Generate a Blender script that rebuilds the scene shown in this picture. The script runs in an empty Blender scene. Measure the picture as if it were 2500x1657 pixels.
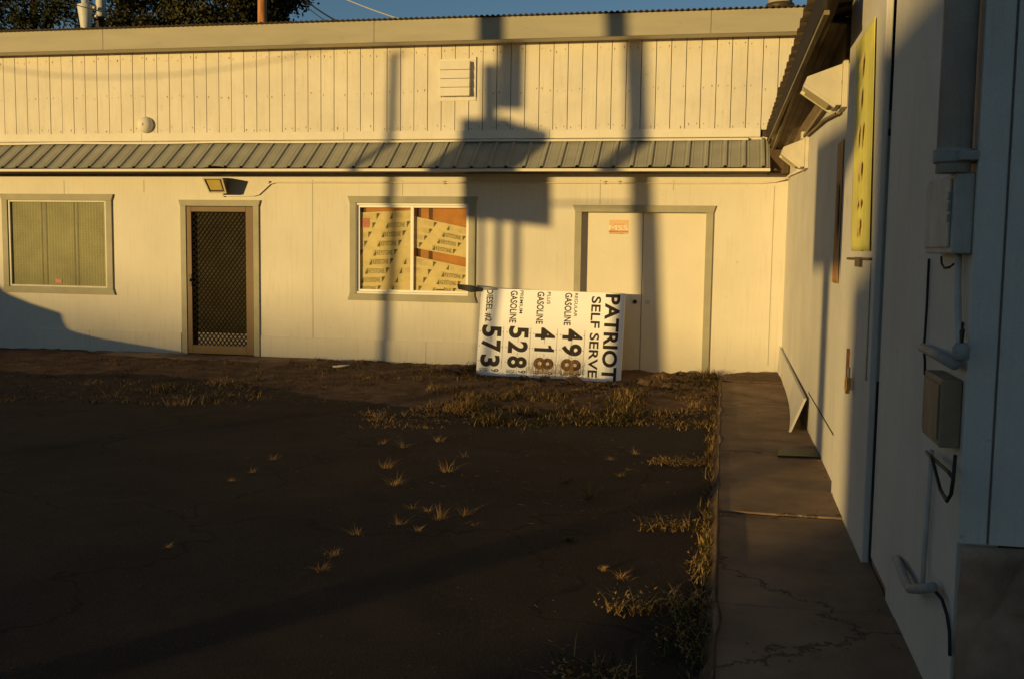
import bpy, math, random
from mathutils import Vector, Matrix, noise
R_ = random.Random(7)
sc = bpy.context.scene
COL = sc.collection

# ------------------------------------------------------------------ camera
F_PX, W_PX, H_PX = 2500.0, 2500.0, 1657.0
YAW, PITCH, ROLL = math.radians(11.6), math.radians(5.2), math.radians(0.83)
CAM = Vector((0.0, -13.4914, 1.58))
_F = Vector((-math.sin(YAW)*math.cos(PITCH), math.cos(YAW)*math.cos(PITCH), -math.sin(PITCH)))
_R = Vector((math.cos(YAW), math.sin(YAW), 0.0))
_U = _R.cross(_F)
CR = _R*math.cos(ROLL) + _U*math.sin(ROLL)
CU = CR.cross(_F)
cd = bpy.data.cameras.new('camera'); cam = bpy.data.objects.new('camera', cd); COL.objects.link(cam)
cd.sensor_width = 36.0; cd.lens = 36.0*F_PX/W_PX; cd.clip_start = 0.05; cd.clip_end = 3000
m = Matrix((CR, CU, -_F)).transposed().to_4x4(); m.translation = CAM
cam.matrix_world = m
sc.camera = cam

# ------------------------------------------------------------------ sky, sun, exposure
AZ, EL = math.radians(33.5), math.radians(3.3)
world = bpy.data.worlds.new('World'); sc.world = world; world.use_nodes = True
wn = world.node_tree.nodes; wl_ = world.node_tree.links
bg = wn['Background']
sky = wn.new('ShaderNodeTexSky'); sky.sky_type = 'NISHITA'; sky.sun_disc = False
sky.sun_elevation = EL; sky.sun_rotation = math.pi + AZ
sky.altitude = 1500; sky.air_density = 1.0; sky.dust_density = 0.35; sky.ozone_density = 2.2
bg.inputs['Strength'].default_value = 0.115
wl_.new(sky.outputs[0], bg.inputs[0])
SUN_DIR = Vector((math.sin(AZ)*math.cos(EL), math.cos(AZ)*math.cos(EL), -math.sin(EL)))
sd = bpy.data.lights.new('sun', 'SUN'); sun = bpy.data.objects.new('sun', sd); COL.objects.link(sun)
sd.energy = 4.3; sd.angle = math.radians(0.55); sd.color = (1.0, 0.70, 0.255)
sun.rotation_euler = SUN_DIR.to_track_quat('-Z', 'Y').to_euler(); sun.location = (-10, -20, 8)
sc.view_settings.view_transform = 'Standard'; sc.view_settings.look = 'None'
sc.view_settings.exposure = 0.0; sc.view_settings.gamma = 1.0

# ------------------------------------------------------------------ measuring helpers (photo pixel -> plane of the place)
def ray(x, y): return _F*F_PX + CR*(x-W_PX/2) - CU*(y-H_PX/2)
def fac(x, y, Y=0.0):
    r = ray(x, y); return CAM + r*((Y-CAM.y)/r.y)
def gnd(x, y, z=-0.05):
    r = ray(x, y); return CAM + r*((z-CAM.z)/r.z)
def side(x, y, X=0.76):
    r = ray(x, y); return CAM + r*((X-CAM.x)/r.x)

# ------------------------------------------------------------------ materials
def mat(name, col, rough=0.7, var=0.12, vscale=3.0, streak=0.0, streak_col=(0.12, 0.10, 0.07), speck=0.0,
        speck_col=(0.05, 0.04, 0.03), speck_scale=14.0, bump=0.15, bscale=60.0, metal=0.0, fine=0.06, stretch=(1, 1, 1), spec=0.3, chips=0.0, cracks=0.0, crack_scale=0.7):
    m = bpy.data.materials.new(name); m.use_nodes = True
    n = m.node_tree.nodes; l = m.node_tree.links
    b = n['Principled BSDF']; b.inputs['Roughness'].default_value = rough; b.inputs['Metallic'].default_value = metal
    b.inputs['Specular IOR Level'].default_value = spec
    tc = n.new('ShaderNodeTexCoord')
    mp = n.new('ShaderNodeMapping'); mp.inputs['Scale'].default_value = stretch
    geo = n.new('ShaderNodeNewGeometry')
    l.new(geo.outputs['Position'], mp.inputs['Vector'])
    def nz(scale, detail=6, rough_=0.6, vec=None):
        t = n.new('ShaderNodeTexNoise'); t.inputs['Scale'].default_value = scale
        t.inputs['Detail'].default_value = detail; t.inputs['Roughness'].default_value = rough_
        l.new(vec or mp.outputs[0], t.inputs['Vector']); return t
    def mixc(fac_socket, a, bcol, blend='MIX'):
        x = n.new('ShaderNodeMix'); x.data_type = 'RGBA'; x.blend_type = blend
        l.new(fac_socket, x.inputs[0])
        for sock, v in ((x.inputs[6], a), (x.inputs[7], bcol)):
            if isinstance(v, tuple): sock.default_value = (*v, 1)
            else: l.new(v, sock)
        return x.outputs[2]
    lo = tuple(c*(1-var) for c in col); hi = tuple(min(0.95, c*(1+var)) for c in col)
    big = nz(vscale, 7)
    cr = n.new('ShaderNodeMapRange'); cr.inputs[1].default_value = 0.3; cr.inputs[2].default_value = 0.7
    l.new(big.outputs[0], cr.inputs[0])
    out = mixc(cr.outputs[0], lo, hi)
    if fine > 0:
        fn = nz(170.0, 3, 0.8)
        f2 = n.new('ShaderNodeMapRange'); f2.inputs[1].default_value = 0.25; f2.inputs[2].default_value = 0.75
        f2.inputs[3].default_value = 1-fine*2; f2.inputs[4].default_value = 1.0
        l.new(fn.outputs[0], f2.inputs[0])
        vm = n.new('ShaderNodeVectorMath'); vm.operation = 'SCALE'
        l.new(out, vm.inputs[0]); l.new(f2.outputs[0], vm.inputs['Scale']); out = vm.outputs[0]
    if streak > 0:
        mp2 = n.new('ShaderNodeMapping'); mp2.inputs['Scale'].default_value = (9, 9, 0.55)
        l.new(geo.outputs['Position'], mp2.inputs['Vector'])
        st = nz(3.0, 8, 0.7, mp2.outputs[0])
        r2 = n.new('ShaderNodeMapRange'); r2.inputs[1].default_value = 0.52; r2.inputs[2].default_value = 0.8
        r2.inputs[4].default_value = streak
        l.new(st.outputs[0], r2.inputs[0]); out = mixc(r2.outputs[0], out, streak_col)
    if speck > 0:
        sp = nz(speck_scale, 4, 0.65)
        r3 = n.new('ShaderNodeMapRange'); r3.inputs[1].default_value = 0.66; r3.inputs[2].default_value = 0.76
        r3.inputs[4].default_value = speck
        l.new(sp.outputs[0], r3.inputs[0]); out = mixc(r3.outputs[0], out, speck_col)
    if chips > 0:
        mp3 = n.new('ShaderNodeMapping'); mp3.inputs['Scale'].default_value = (14, 14, 2.4)
        l.new(geo.outputs['Position'], mp3.inputs['Vector'])
        ch = nz(2.0, 5, 0.6, mp3.outputs[0])
        r4 = n.new('ShaderNodeMapRange'); r4.inputs[1].default_value = 0.70; r4.inputs[2].default_value = 0.73
        r4.inputs[4].default_value = chips
        l.new(ch.outputs[0], r4.inputs[0]); out = mixc(r4.outputs[0], out, (0.10, 0.085, 0.07))
    if cracks > 0:
        wn_ = nz(2.5, 6, 0.7)
        wv = n.new('ShaderNodeVectorMath'); wv.operation = 'MULTIPLY_ADD'; l.new(wn_.outputs[1], wv.inputs[0]); wv.inputs[1].default_value = (0.9, 0.9, 0)
        l.new(geo.outputs['Position'], wv.inputs[2])
        vo = n.new('ShaderNodeTexVoronoi'); vo.feature = 'DISTANCE_TO_EDGE'; vo.voronoi_dimensions = '2D'; vo.inputs['Scale'].default_value = crack_scale
        l.new(wv.outputs[0], vo.inputs['Vector'])
        r5 = n.new('ShaderNodeMapRange'); r5.inputs[1].default_value = 0.004; r5.inputs[2].default_value = 0.013; r5.inputs[3].default_value = cracks; r5.inputs[4].default_value = 0.0
        l.new(vo.outputs['Distance'], r5.inputs[0]); out = mixc(r5.outputs[0], out, (0.03, 0.022, 0.016))
    l.new(out, b.inputs['Base Color'])
    if bump > 0:
        bn = nz(bscale, 5, 0.7)
        bp = n.new('ShaderNodeBump'); bp.inputs['Strength'].default_value = bump; bp.inputs['Distance'].default_value = 0.01
        l.new(bn.outputs[0], bp.inputs['Height']); l.new(bp.outputs[0], b.inputs['Normal'])
    return m

M = {}
M['wall'] = mat('painted_plywood', (0.72, 0.66, 0.55), 0.75, 0.06, 1.2, streak=0.5, streak_col=(0.44, 0.36, 0.25), speck=0.5, speck_scale=9, speck_col=(0.33, 0.26, 0.17), bump=0.10, bscale=90, fine=0.10)
M['board'] = mat('painted_boards', (0.74, 0.67, 0.55), 0.75, 0.08, 2.0, streak=0.35, streak_col=(0.40, 0.31, 0.20), speck=0.5, speck_scale=7, speck_col=(0.36, 0.27, 0.16), bump=0.12, chips=0.2, fine=0.10)
M['trimwhite'] = mat('painted_trim', (0.74, 0.68, 0.56), 0.7, 0.06, 3, streak=0.2, streak_col=(0.4, 0.32, 0.22), bump=0.1)
M['fascia'] = mat('grey_green_fascia', (0.40, 0.36, 0.265), 0.75, 0.10, 1.6, streak=0.0, speck=0.5, speck_scale=11, speck_col=(0.25, 0.21, 0.14), bump=0.15, stretch=(0.5, 1, 3))
M['casing'] = mat('grey_green_casing', (0.36, 0.33, 0.235), 0.7, 0.10, 4, speck=0.4, speck_col=(0.2, 0.17, 0.12), bump=0.15)
M['awning'] = mat('galvanised_green_grey', (0.33, 0.315, 0.25), 0.6, 0.12, 3, metal=0.0, speck=0.3, speck_col=(0.22, 0.20, 0.16), bump=0.08)
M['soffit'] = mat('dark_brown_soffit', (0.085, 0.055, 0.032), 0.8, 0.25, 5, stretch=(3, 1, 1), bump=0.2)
M['darkgap'] = mat('dark_gap', (0.07, 0.05, 0.035), 0.9, 0.2, 5)
M['alu'] = mat('white_aluminium', (0.82, 0.78, 0.70), 0.4, 0.04, 6, bump=0.03)
M['aluold'] = mat('dull_aluminium', (0.52, 0.48, 0.38), 0.45, 0.10, 6, bump=0.05)
M['doorframe'] = mat('tan_door_frame', (0.16, 0.092, 0.042), 0.55, 0.12, 3, stretch=(2, 2, 0.5), bump=0.08)
M['mesh'] = mat('dark_door_mesh', (0.017, 0.011, 0.007), 0.8, 0.15, 8, metal=0.0, bump=0.05, spec=0.05)
M['dooriron'] = mat('dark_inner_door', (0.046, 0.040, 0.024), 0.9, 0.25, 4, bump=0.1, spec=0.03)
M['kick'] = mat('pale_kick_panel', (0.34, 0.27, 0.18), 0.6, 0.12, 5)
M['doorleaf'] = mat('cream_door_leaf', (0.73, 0.66, 0.53), 0.65, 0.04, 1.4, streak=0.10, streak_col=(0.5, 0.4, 0.28), bump=0.05)
M['black'] = mat('black_metal', (0.015, 0.013, 0.012), 0.5, 0.2, 8)
M['brownmetal'] = mat('brown_metal', (0.06, 0.04, 0.025), 0.5, 0.2, 8)
M['rust'] = mat('rusty_brown', (0.16, 0.07, 0.03), 0.8, 0.4, 12, bump=0.3)
M['brass'] = mat('brass', (0.5, 0.30, 0.09), 0.35, 0.2, 20, metal=0.8)
M['pipe'] = mat('painted_pipe', (0.36, 0.34, 0.31), 0.75, 0.22, 9, bump=0.3, bscale=30, speck=0.8, speck_scale=22, fine=0.12)
M['boxgrey'] = mat('painted_box', (0.52, 0.49, 0.44), 0.7, 0.16, 7, streak=0.5, streak_col=(0.22, 0.15, 0.10), bump=0.2, speck=0.8, speck_scale=18, fine=0.12)
M['boxtan'] = mat('rusted_tan_box', (0.33, 0.23, 0.14), 0.7, 0.30, 6, bump=0.2)
M['cable'] = mat('black_cable', (0.02, 0.02, 0.02), 0.6, 0.1, 8)
M['shedwall'] = mat('weathered_painted_wall', (0.64, 0.60, 0.53), 0.8, 0.08, 2, streak=0.45, streak_col=(0.38, 0.33, 0.27), speck=0.4, speck_scale=20, speck_col=(0.16, 0.13, 0.1), bump=0.15, chips=0.7, fine=0.10)
M['shedwood'] = mat('eave_boards', (0.20, 0.145, 0.085), 0.85, 0.3, 6, stretch=(2, 0.4, 2), bump=0.25)
M['eavetrim'] = mat('eave_trim', (0.27, 0.21, 0.13), 0.8, 0.3, 6, stretch=(2, 0.4, 2), bump=0.2)
M['roofdark'] = mat('rusty_corrugated_roof', (0.08, 0.055, 0.035), 0.7, 0.35, 6, bump=0.2)
M['foundation'] = mat('stained_foundation', (0.29, 0.165, 0.10), 0.9, 0.65, 4.5, speck=0.7, speck_scale=5, bump=0.4, bscale=25)
M['concrete'] = mat('worn_concrete', (0.275, 0.183, 0.113), 0.9, 0.38, 2.2, speck=0.45, speck_scale=9, speck_col=(0.14, 0.10, 0.07), bump=0.5, bscale=120, fine=0.16, cracks=0.75, crack_scale=0.55)
M['sign'] = mat('white_sign_face', (0.92, 0.90, 0.90), 0.5, 0.025, 3, bump=0.03, speck=0.12, speck_scale=16, speck_col=(0.45, 0.30, 0.15), fine=0.03)
M['letter'] = mat('black_lettering', (0.022, 0.012, 0.010), 0.6, 0.2, 8, bump=0.0)
M['letterbrown'] = mat('faded_brown_lettering', (0.16, 0.075, 0.025), 0.7, 0.6, 25, bump=0.0)
M['signline'] = mat('panel_lines', (0.30, 0.24, 0.17), 0.7, 0.3, 12, bump=0.0)
M['orange'] = mat('orange_card', (0.60, 0.27, 0.075), 0.8, 0.15, 7, bump=0.05)
M['card'] = mat('cream_cardboard', (0.84, 0.69, 0.38), 0.8, 0.10, 7, bump=0.06)
M['cardprint'] = mat('grey_green_print', (0.17, 0.155, 0.085), 0.8, 0.2, 9, bump=0.0)
M['cardmid'] = mat('tan_print', (0.76, 0.61, 0.325), 0.8, 0.2, 9, bump=0.0)
M['pink'] = mat('faded_pink_paper', (0.62, 0.25, 0.17), 0.8, 0.2, 9, bump=0.0)
M['yellow'] = mat('faded_yellow_banner', (0.70, 0.63, 0.15), 0.8, 0.12, 4, streak=0.25, streak_col=(0.5, 0.42, 0.12), bump=0.08)
M['redink'] = mat('faded_red_ink', (0.72, 0.54, 0.20), 0.8, 0.2, 14, bump=0.0)
M['orangebanner'] = mat('sun_bleached_orange_banner', (0.48, 0.24, 0.09), 0.85, 0.35, 9, stretch=(1, 2, 0.7), bump=0.1)
M['brownink'] = mat('brown_ink', (0.16, 0.09, 0.05), 0.8, 0.3, 9, bump=0.0)
M['lens'] = mat('yellowed_lens', (0.52, 0.38, 0.10), 0.35, 0.1, 12, bump=0.05)
M['lampgrey'] = mat('lamp_housing', (0.60, 0.54, 0.42), 0.55, 0.1, 8, bump=0.05)
M['lampbrown'] = mat('bronze_lamp_housing', (0.10, 0.075, 0.04), 0.5, 0.1, 8, bump=0.05)
M['wood'] = mat('weathered_orange_wood', (0.50, 0.21, 0.075), 0.85, 0.3, 4, stretch=(4, 4, 0.5), bump=0.3)
M['bark'] = mat('bark', (0.06, 0.04, 0.025), 0.9, 0.3, 4, bump=0.4)
M['can'] = mat('galvanised_can', (0.62, 0.60, 0.55), 0.5, 0.08, 4, bump=0.05)
M['ceramic'] = mat('ceramic', (0.7, 0.6, 0.5), 0.25, 0.1, 8)
M['stone'] = mat('foundation_stone', (0.34, 0.215, 0.14), 0.9, 0.5, 3.5, speck=0.4, speck_scale=7, bump=0.4, bscale=30)
M['eavedark'] = mat('black_brown_board', (0.022, 0.016, 0.012), 0.8, 0.3, 6, bump=0.2)  # near-black brown base colour of the eave fascia
M['leaf'] = mat('dark_foliage', (0.034, 0.036, 0.013), 0.7, 0.5, 0.9, bump=0.0, spec=0.1)
M['leaf2'] = mat('olive_foliage', (0.052, 0.046, 0.015), 0.7, 0.5, 0.9, bump=0.0, spec=0.1)
M['green'] = mat('green_grass', (0.040, 0.042, 0.012), 0.75, 0.6, 6, bump=0.0, spec=0.1)
M['dry'] = mat('dry_grass', (0.46, 0.27, 0.09), 0.8, 0.6, 6, bump=0.0, spec=0.1)
M['clod'] = mat('reddish_dirt_clod', (0.125, 0.075, 0.042), 0.95, 0.35, 9, bump=0.7, bscale=50)
M['litter'] = mat('fallen_leaves', (0.20, 0.085, 0.035), 0.9, 0.5, 8, bump=0.2)
M['dist'] = mat('neighbour_wall', (0.4, 0.36, 0.3), 0.8, 0.1, 2)
M['carpaint'] = mat('car_paint', (0.08, 0.09, 0.11), 0.3, 0.05, 2, bump=0)
M['carglass'] = mat('car_glass', (0.02, 0.025, 0.03), 0.1, 0.05, 2, bump=0)
M['tyre'] = mat('tyre', (0.02, 0.02, 0.02), 0.9, 0.1, 8)

def hex_glass():
    m = mat('honeycomb_glass', (0.26, 0.24, 0.115), 0.35, 0.18, 2.2, bump=0.0, fine=0.04)
    n = m.node_tree.nodes; l = m.node_tree.links
    geo = n.new('ShaderNodeNewGeometry')
    mp = n.new('ShaderNodeMapping'); mp.inputs['Scale'].default_value = (22, 1, 34)
    l.new(geo.outputs['Position'], mp.inputs['Vector'])
    v = n.new('ShaderNodeTexVoronoi'); v.feature = 'DISTANCE_TO_EDGE'; v.inputs['Scale'].default_value = 1.0
    v.inputs['Randomness'].default_value = 0.22; v.voronoi_dimensions = '2D'
    sx = n.new('ShaderNodeSeparateXYZ'); cb = n.new('ShaderNodeCombineXYZ')
    l.new(mp.outputs[0], sx.inputs[0]); l.new(sx.outputs[0], cb.inputs[0]); l.new(sx.outputs[2], cb.inputs[1])
    l.new(cb.outputs[0], v.inputs['Vector'])
    bp = n.new('ShaderNodeBump'); bp.inputs['Strength'].default_value = 0.55; bp.inputs['Distance'].default_value = 0.02
    l.new(v.outputs['Distance'], bp.inputs['Height']); l.new(bp.outputs[0], n['Principled BSDF'].inputs['Normal'])
    return m
M['hex'] = hex_glass()

def glass_mat():
    m = bpy.data.materials.new('window_glass'); m.use_nodes = True
    n = m.node_tree.nodes; l = m.node_tree.links; n.remove(n['Principled BSDF'])
    t = n.new('ShaderNodeBsdfTransparent'); g = n.new('ShaderNodeBsdfGlossy'); g.inputs['Roughness'].default_value = 0.02
    fr = n.new('ShaderNodeFresnel'); fr.inputs['IOR'].default_value = 1.45
    t.inputs['Color'].default_value = (0.93, 0.93, 0.90, 1)
    x = n.new('ShaderNodeMixShader'); l.new(fr.outputs[0], x.inputs[0]); l.new(t.outputs[0], x.inputs[1]); l.new(g.outputs[0], x.inputs[2])
    l.new(x.outputs[0], n['Material Output'].inputs[0]); return m
M['glass'] = glass_mat()

def ground_mat():
    m = bpy.data.materials.new('asphalt_and_dirt'); m.use_nodes = True
    n = m.node_tree.nodes; l = m.node_tree.links; b = n['Principled BSDF']; b.inputs['Roughness'].default_value = 0.95
    b.inputs['Specular IOR Level'].default_value = 0.15
    geo = n.new('ShaderNodeNewGeometry')
    def nz(scale, detail=6, ro=0.65):
        t = n.new('ShaderNodeTexNoise'); t.inputs['Scale'].default_value = scale; t.inputs['Detail'].default_value = detail
        t.inputs['Roughness'].default_value = ro; l.new(geo.outputs['Position'], t.inputs['Vector']); return t.outputs[0]
    def ramp(s, a, bb, lo=0.0, hi=1.0):
        r = n.new('ShaderNodeMapRange'); r.inputs[1].default_value = a; r.inputs[2].default_value = bb
        r.inputs[3].default_value = lo; r.inputs[4].default_value = hi; l.new(s, r.inputs[0]); return r.outputs[0]
    def mix(f, a, bb):
        x = n.new('ShaderNodeMix'); x.data_type = 'RGBA'; l.new(f, x.inputs[0])
        for s, v in ((x.inputs[6], a), (x.inputs[7], bb)):
            if isinstance(v, tuple): s.default_value = (*v, 1)
            else: l.new(v, s)
        return x.outputs[2]
    asph = mix(ramp(nz(1.1), 0.35, 0.65), (0.0245, 0.0172, 0.0138), (0.047, 0.0315, 0.0242))
    asph = mix(ramp(nz(120, 3), 0.5, 0.72, 0, 0.8), asph, (0.085, 0.072, 0.062))
    asph = mix(ramp(nz(0.45, 4), 0.55, 0.66, 0, 0.45), asph, (0.080, 0.050, 0.035))
    wv = n.new('ShaderNodeVectorMath'); wv.operation = 'MULTIPLY_ADD'
    t_ = n.new('ShaderNodeTexNoise'); t_.inputs['Scale'].default_value = 1.6; t_.inputs['Detail'].default_value = 6; l.new(geo.outputs['Position'], t_.inputs['Vector'])
    l.new(t_.outputs[1], wv.inputs[0]); wv.inputs[1].default_value = (1.3, 1.3, 0); l.new(geo.outputs['Position'], wv.inputs[2])
    vo = n.new('ShaderNodeTexVoronoi'); vo.feature = 'DISTANCE_TO_EDGE'; vo.voronoi_dimensions = '2D'; vo.inputs['Scale'].default_value = 0.42; l.new(wv.outputs[0], vo.inputs['Vector'])
    asph = mix(ramp(vo.outputs['Distance'], 0.003, 0.010, 0.5, 0.0), asph, (0.008, 0.006, 0.005))
    dirt = mix(ramp(nz(3.0), 0.35, 0.65), (0.10, 0.058, 0.034), (0.20, 0.122, 0.072))
    dirt = mix(ramp(nz(45, 4), 0.55, 0.7, 0, 0.7), dirt, (0.045, 0.028, 0.018))
    at = n.new('ShaderNodeAttribute'); at.attribute_name = 'dirt'
    mk = n.new('ShaderNodeMath'); mk.operation = 'ADD'; l.new(at.outputs['Fac'], mk.inputs[0]); l.new(ramp(nz(2.3), 0.2, 0.8, -0.45, 0.45), mk.inputs[1])
    col = mix(ramp(mk.outputs[0], 0.42, 0.62), asph, dirt)
    l.new(col, b.inputs['Base Color'])
    bp = n.new('ShaderNodeBump'); bp.inputs['Strength'].default_value = 0.4; bp.inputs['Distance'].default_value = 0.014
    l.new(nz(90, 6, 0.75), bp.inputs['Height']); l.new(bp.outputs[0], b.inputs['Normal'])
    return m
M['ground'] = ground_mat()

# ------------------------------------------------------------------ mesh helpers
def wloc(o):
    v = Vector(o.location)
    while o.parent: o = o.parent; v += Vector(o.location)
    return v
class MB:
    def __init__(s): s.v = []; s.f = []
    def add(s, vs, fs):
        k = len(s.v); s.v += [Vector(p) for p in vs]; s.f += [tuple(i+k for i in f) for f in fs]; return s
    def box(s, x0, x1, y0, y1, z0, z1):
        return s.add([(x0,y0,z0),(x1,y0,z0),(x1,y1,z0),(x0,y1,z0),(x0,y0,z1),(x1,y0,z1),(x1,y1,z1),(x0,y1,z1)],
                     [(0,3,2,1),(4,5,6,7),(0,1,5,4),(1,2,6,5),(2,3,7,6),(3,0,4,7)])
    def prism(s, poly, d):            # poly: list of 3D points, d: extrusion vector
        n = len(poly); d = Vector(d)
        return s.add([Vector(p) for p in poly] + [Vector(p)+d for p in poly],
                     [tuple(range(n))[::-1], tuple(range(n, 2*n))] + [(i, (i+1) % n, (i+1) % n+n, i+n) for i in range(n)])
    def tube(s, pts, r, seg=10, cap=True):
        pts = [Vector(p) for p in pts]; rs = r if isinstance(r, (list, tuple)) else [r]*len(pts)
        k = len(s.v); up = None
        for i, p in enumerate(pts):
            t = (pts[min(i+1, len(pts)-1)] - pts[max(i-1, 0)]).normalized()
            if up is None: up = t.orthogonal().normalized()
            a = (up - t*up.dot(t))
            a = a.normalized() if a.length > 1e-5 else t.orthogonal().normalized()
            up = a; b = t.cross(a)
            for j in range(seg):
                q = 2*math.pi*j/seg; s.v.append(p + (a*math.cos(q)+b*math.sin(q))*rs[i])
        for i in range(len(pts)-1):
            for j in range(seg):
                s.f.append((k+i*seg+j, k+i*seg+(j+1) % seg, k+(i+1)*seg+(j+1) % seg, k+(i+1)*seg+j))
        if cap:
            s.f.append(tuple(range(k, k+seg))[::-1]); e = k+(len(pts)-1)*seg; s.f.append(tuple(range(e, e+seg)))
        return s
    def lathe(s, c, prof, seg=20, axis='z'):   # prof: (r, h)
        k = len(s.v); c = Vector(c)
        for r, h in prof:
            for j in range(seg):
                q = 2*math.pi*j/seg; a, b = r*math.cos(q), r*math.sin(q)
                s.v.append(c + (Vector((a, b, h)) if axis == 'z' else Vector((a, -h, b)) if axis == 'y' else Vector((-h, a, b))))
        for i in range(len(prof)-1):
            for j in range(seg):
                s.f.append((k+i*seg+j, k+i*seg+(j+1) % seg, k+(i+1)*seg+(j+1) % seg, k+(i+1)*seg+j))
        s.f.append(tuple(range(k, k+seg))[::-1]); e = k+(len(prof)-1)*seg; s.f.append(tuple(range(e, e+seg)))
        return s
    def build(s, name, material, parent=None, smooth=False, bevel=0.0):
        if parent: o0 = wloc(parent)
        else:
            xs = [p.x for p in s.v]; ys = [p.y for p in s.v]; zs = [p.z for p in s.v]
            o0 = Vector(((min(xs)+max(xs))/2, (min(ys)+max(ys))/2, min(zs)))
        me = bpy.data.meshes.new(name); me.from_pydata([tuple(p-o0) for p in s.v], [], s.f); me.update()
        if not isinstance(material, (list, tuple)): material = [material]
        for mm in material: me.materials.append(mm)
        import bmesh
        bm = bmesh.new(); bm.from_mesh(me); bmesh.ops.recalc_face_normals(bm, faces=bm.faces); bm.to_mesh(me); bm.free()
        if smooth:
            for p in me.polygons: p.use_smooth = True
        o = bpy.data.objects.new(name, me); COL.objects.link(o)
        if parent: o.parent = parent
        else: o.location = o0
        if bevel:
            b = o.modifiers.new('bevel', 'BEVEL'); b.width = bevel; b.segments = 2; b.limit_method = 'ANGLE'
        return o
def tag(o, label=None, cat=None, group=None, kind=None):
    if label: o['label'] = label
    if cat: o['category'] = cat
    if group: o['group'] = group
    if kind: o['kind'] = kind
    return o
def thing(name, loc, label, cat, group=None):
    o = bpy.data.objects.new(name, None); COL.objects.link(o); o.location = loc; o.empty_display_size = 0.2
    return tag(o, label, cat, group)
_tc = {}
def text_geo(txt, bold=0.0):
    key = (txt, bold)
    if key in _tc: return _tc[key]
    cu = bpy.data.curves.new('t', 'FONT'); cu.body = txt; cu.size = 1.0; cu.offset = bold; cu.resolution_u = 4
    ob = bpy.data.objects.new('t', cu); COL.objects.link(ob)
    dg = bpy.context.evaluated_depsgraph_get(); dg.update()
    me = bpy.data.meshes.new_from_object(ob.evaluated_get(dg))
    vs = [(v.co.x, v.co.y) for v in me.vertices]; fs = [tuple(p.vertices) for p in me.polygons]
    bpy.data.objects.remove(ob); bpy.data.curves.remove(cu); bpy.data.meshes.remove(me)
    x0 = min(v[0] for v in vs); x1 = max(v[0] for v in vs); y0 = min(v[1] for v in vs); y1 = max(v[1] for v in vs)
    vs = [((x-x0)/(x1-x0), (y-y0)/(y1-y0)) for x, y in vs]
    _tc[key] = (vs, fs); return _tc[key]
def put_text(mb, txt, fn, bold=0.0):       # fn maps unit (0..1, 0..1) to 3D
    vs, fs = text_geo(txt, bold); mb.add([fn(a, b) for a, b in vs], fs)

# ------------------------------------------------------------------ ground (structure)
GZ = -0.05
def dirt_mask(x, y):
    # dirt bed along the facade, edge wavers; deeper towards the right
    edge = -2.35 - 1.25*max(0, min(1, (x+6.2)/3.0)) + 0.55*max(0, min(1, (x+0.9)/0.9))
    edge += 0.45*noise.noise(Vector((x*0.8, y*0.8, 3)))
    return max(0.0, min(1.0, (y-edge)/0.5+0.5))
def ground_z(x, y):
    z = GZ + 0.012*noise.noise(Vector((x*0.7, y*0.7, 1))) + 0.005*noise.noise(Vector((x*2.6, y*2.6, 7)))
    if y > 0.2 or x > 0.9 or x < -13: return z
    d = dirt_mask(x, y)
    if d > 0:
        z += d*(0.022*noise.noise(Vector((x*2.2, y*2.2, 5))) + 0.026*noise.noise(Vector((x*6, y*6, 9))) + 0.018*noise.noise(Vector((x*15, y*15, 2))) + 0.006)
        # mound under and before the fallen sign, swale behind
        z -= 0.10*math.exp(-(((y+0.80)/0.62)**4))*math.exp(-(((x+2.2)/1.25)**6))
        z += 0.050*math.exp(-(((y+2.7)/0.75)**2))*math.exp(-(((x+1.9)/1.7)**4))
        z += 0.030*math.exp(-(((y+1.6)/0.9)**2))*math.exp(-(((x+5.5)/3.5)**4))
    return z
def frange(a, b, s):
    n = int(round((b-a)/s)); return [a+(b-a)*i/n for i in range(n+1)]
xs = [-900, -300, -100, -40, -20, -14] + frange(-11.5, 0.8, 0.06) + [1.5, 3, 8, 20, 60, 200, 900]
ys = [-900, -300, -100, -40, -20, -15] + frange(-12.0, 0.24, 0.06) + [1, 4, 12, 40, 120, 400, 900]
gb = MB(); gb.v = [Vector((x, y, ground_z(x, y))) for y in ys for x in xs]
nx = len(xs); gb.f = [(j*nx+i, j*nx+i+1, (j+1)*nx+i+1, (j+1)*nx+i) for j in range(len(ys)-1) for i in range(nx-1)]
dvals = [dirt_mask(p.x, p.y) if (-13 < p.x < 1 and -13 < p.y < 0.5) else 0.0 for p in gb.v]
ground = gb.build('ground', M['ground'], smooth=True); tag(ground, kind='structure')
da = ground.data.attributes.new('dirt', 'FLOAT', 'POINT')
for i, d in enumerate(dvals): da.data[i].value = d

# sidewalk: slabs with real joints
SW = 0.03
sb = MB()
joints = [-1.25, -3.05, -5.0, -7.37, -8.99, -10.8, -12.8, -16]
for si, (a, b) in enumerate(zip(joints[:-1], joints[1:])):
    out = []; n_ = int((a-b)/0.045)
    def jag(p, q, r_): return 0.012*noise.noise(Vector((p*3, q*3, si))) + r_*abs(noise.noise(Vector((p*11, q*11, si+4))))
    for k in range(n_+1):
        y = a-0.006 + (b-a+0.012)*k/n_; e_ = min(k, n_-k)*0.045
        out.append((0.004 + jag(0, y, .030) + (0.035*max(0, 1-e_/0.10)*abs(noise.noise(Vector((y, si, 3))))*2), y))
    for k in range(1, 16): out.append((0.772*k/16, b+0.006+abs(jag(k*.05, b, .010))))
    out.append((0.772, b+0.006)); out.append((0.772, a-0.006))
    for k in range(15, 0, -1): out.append((0.772*k/16, a-0.006-abs(jag(k*.05, a, .010))))
    zt_ = SW+R_.uniform(-0.008, 0.008)
    sb.prism([(x, y, -0.3) for x, y in out], (0, 0, 0.3+zt_))
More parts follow.
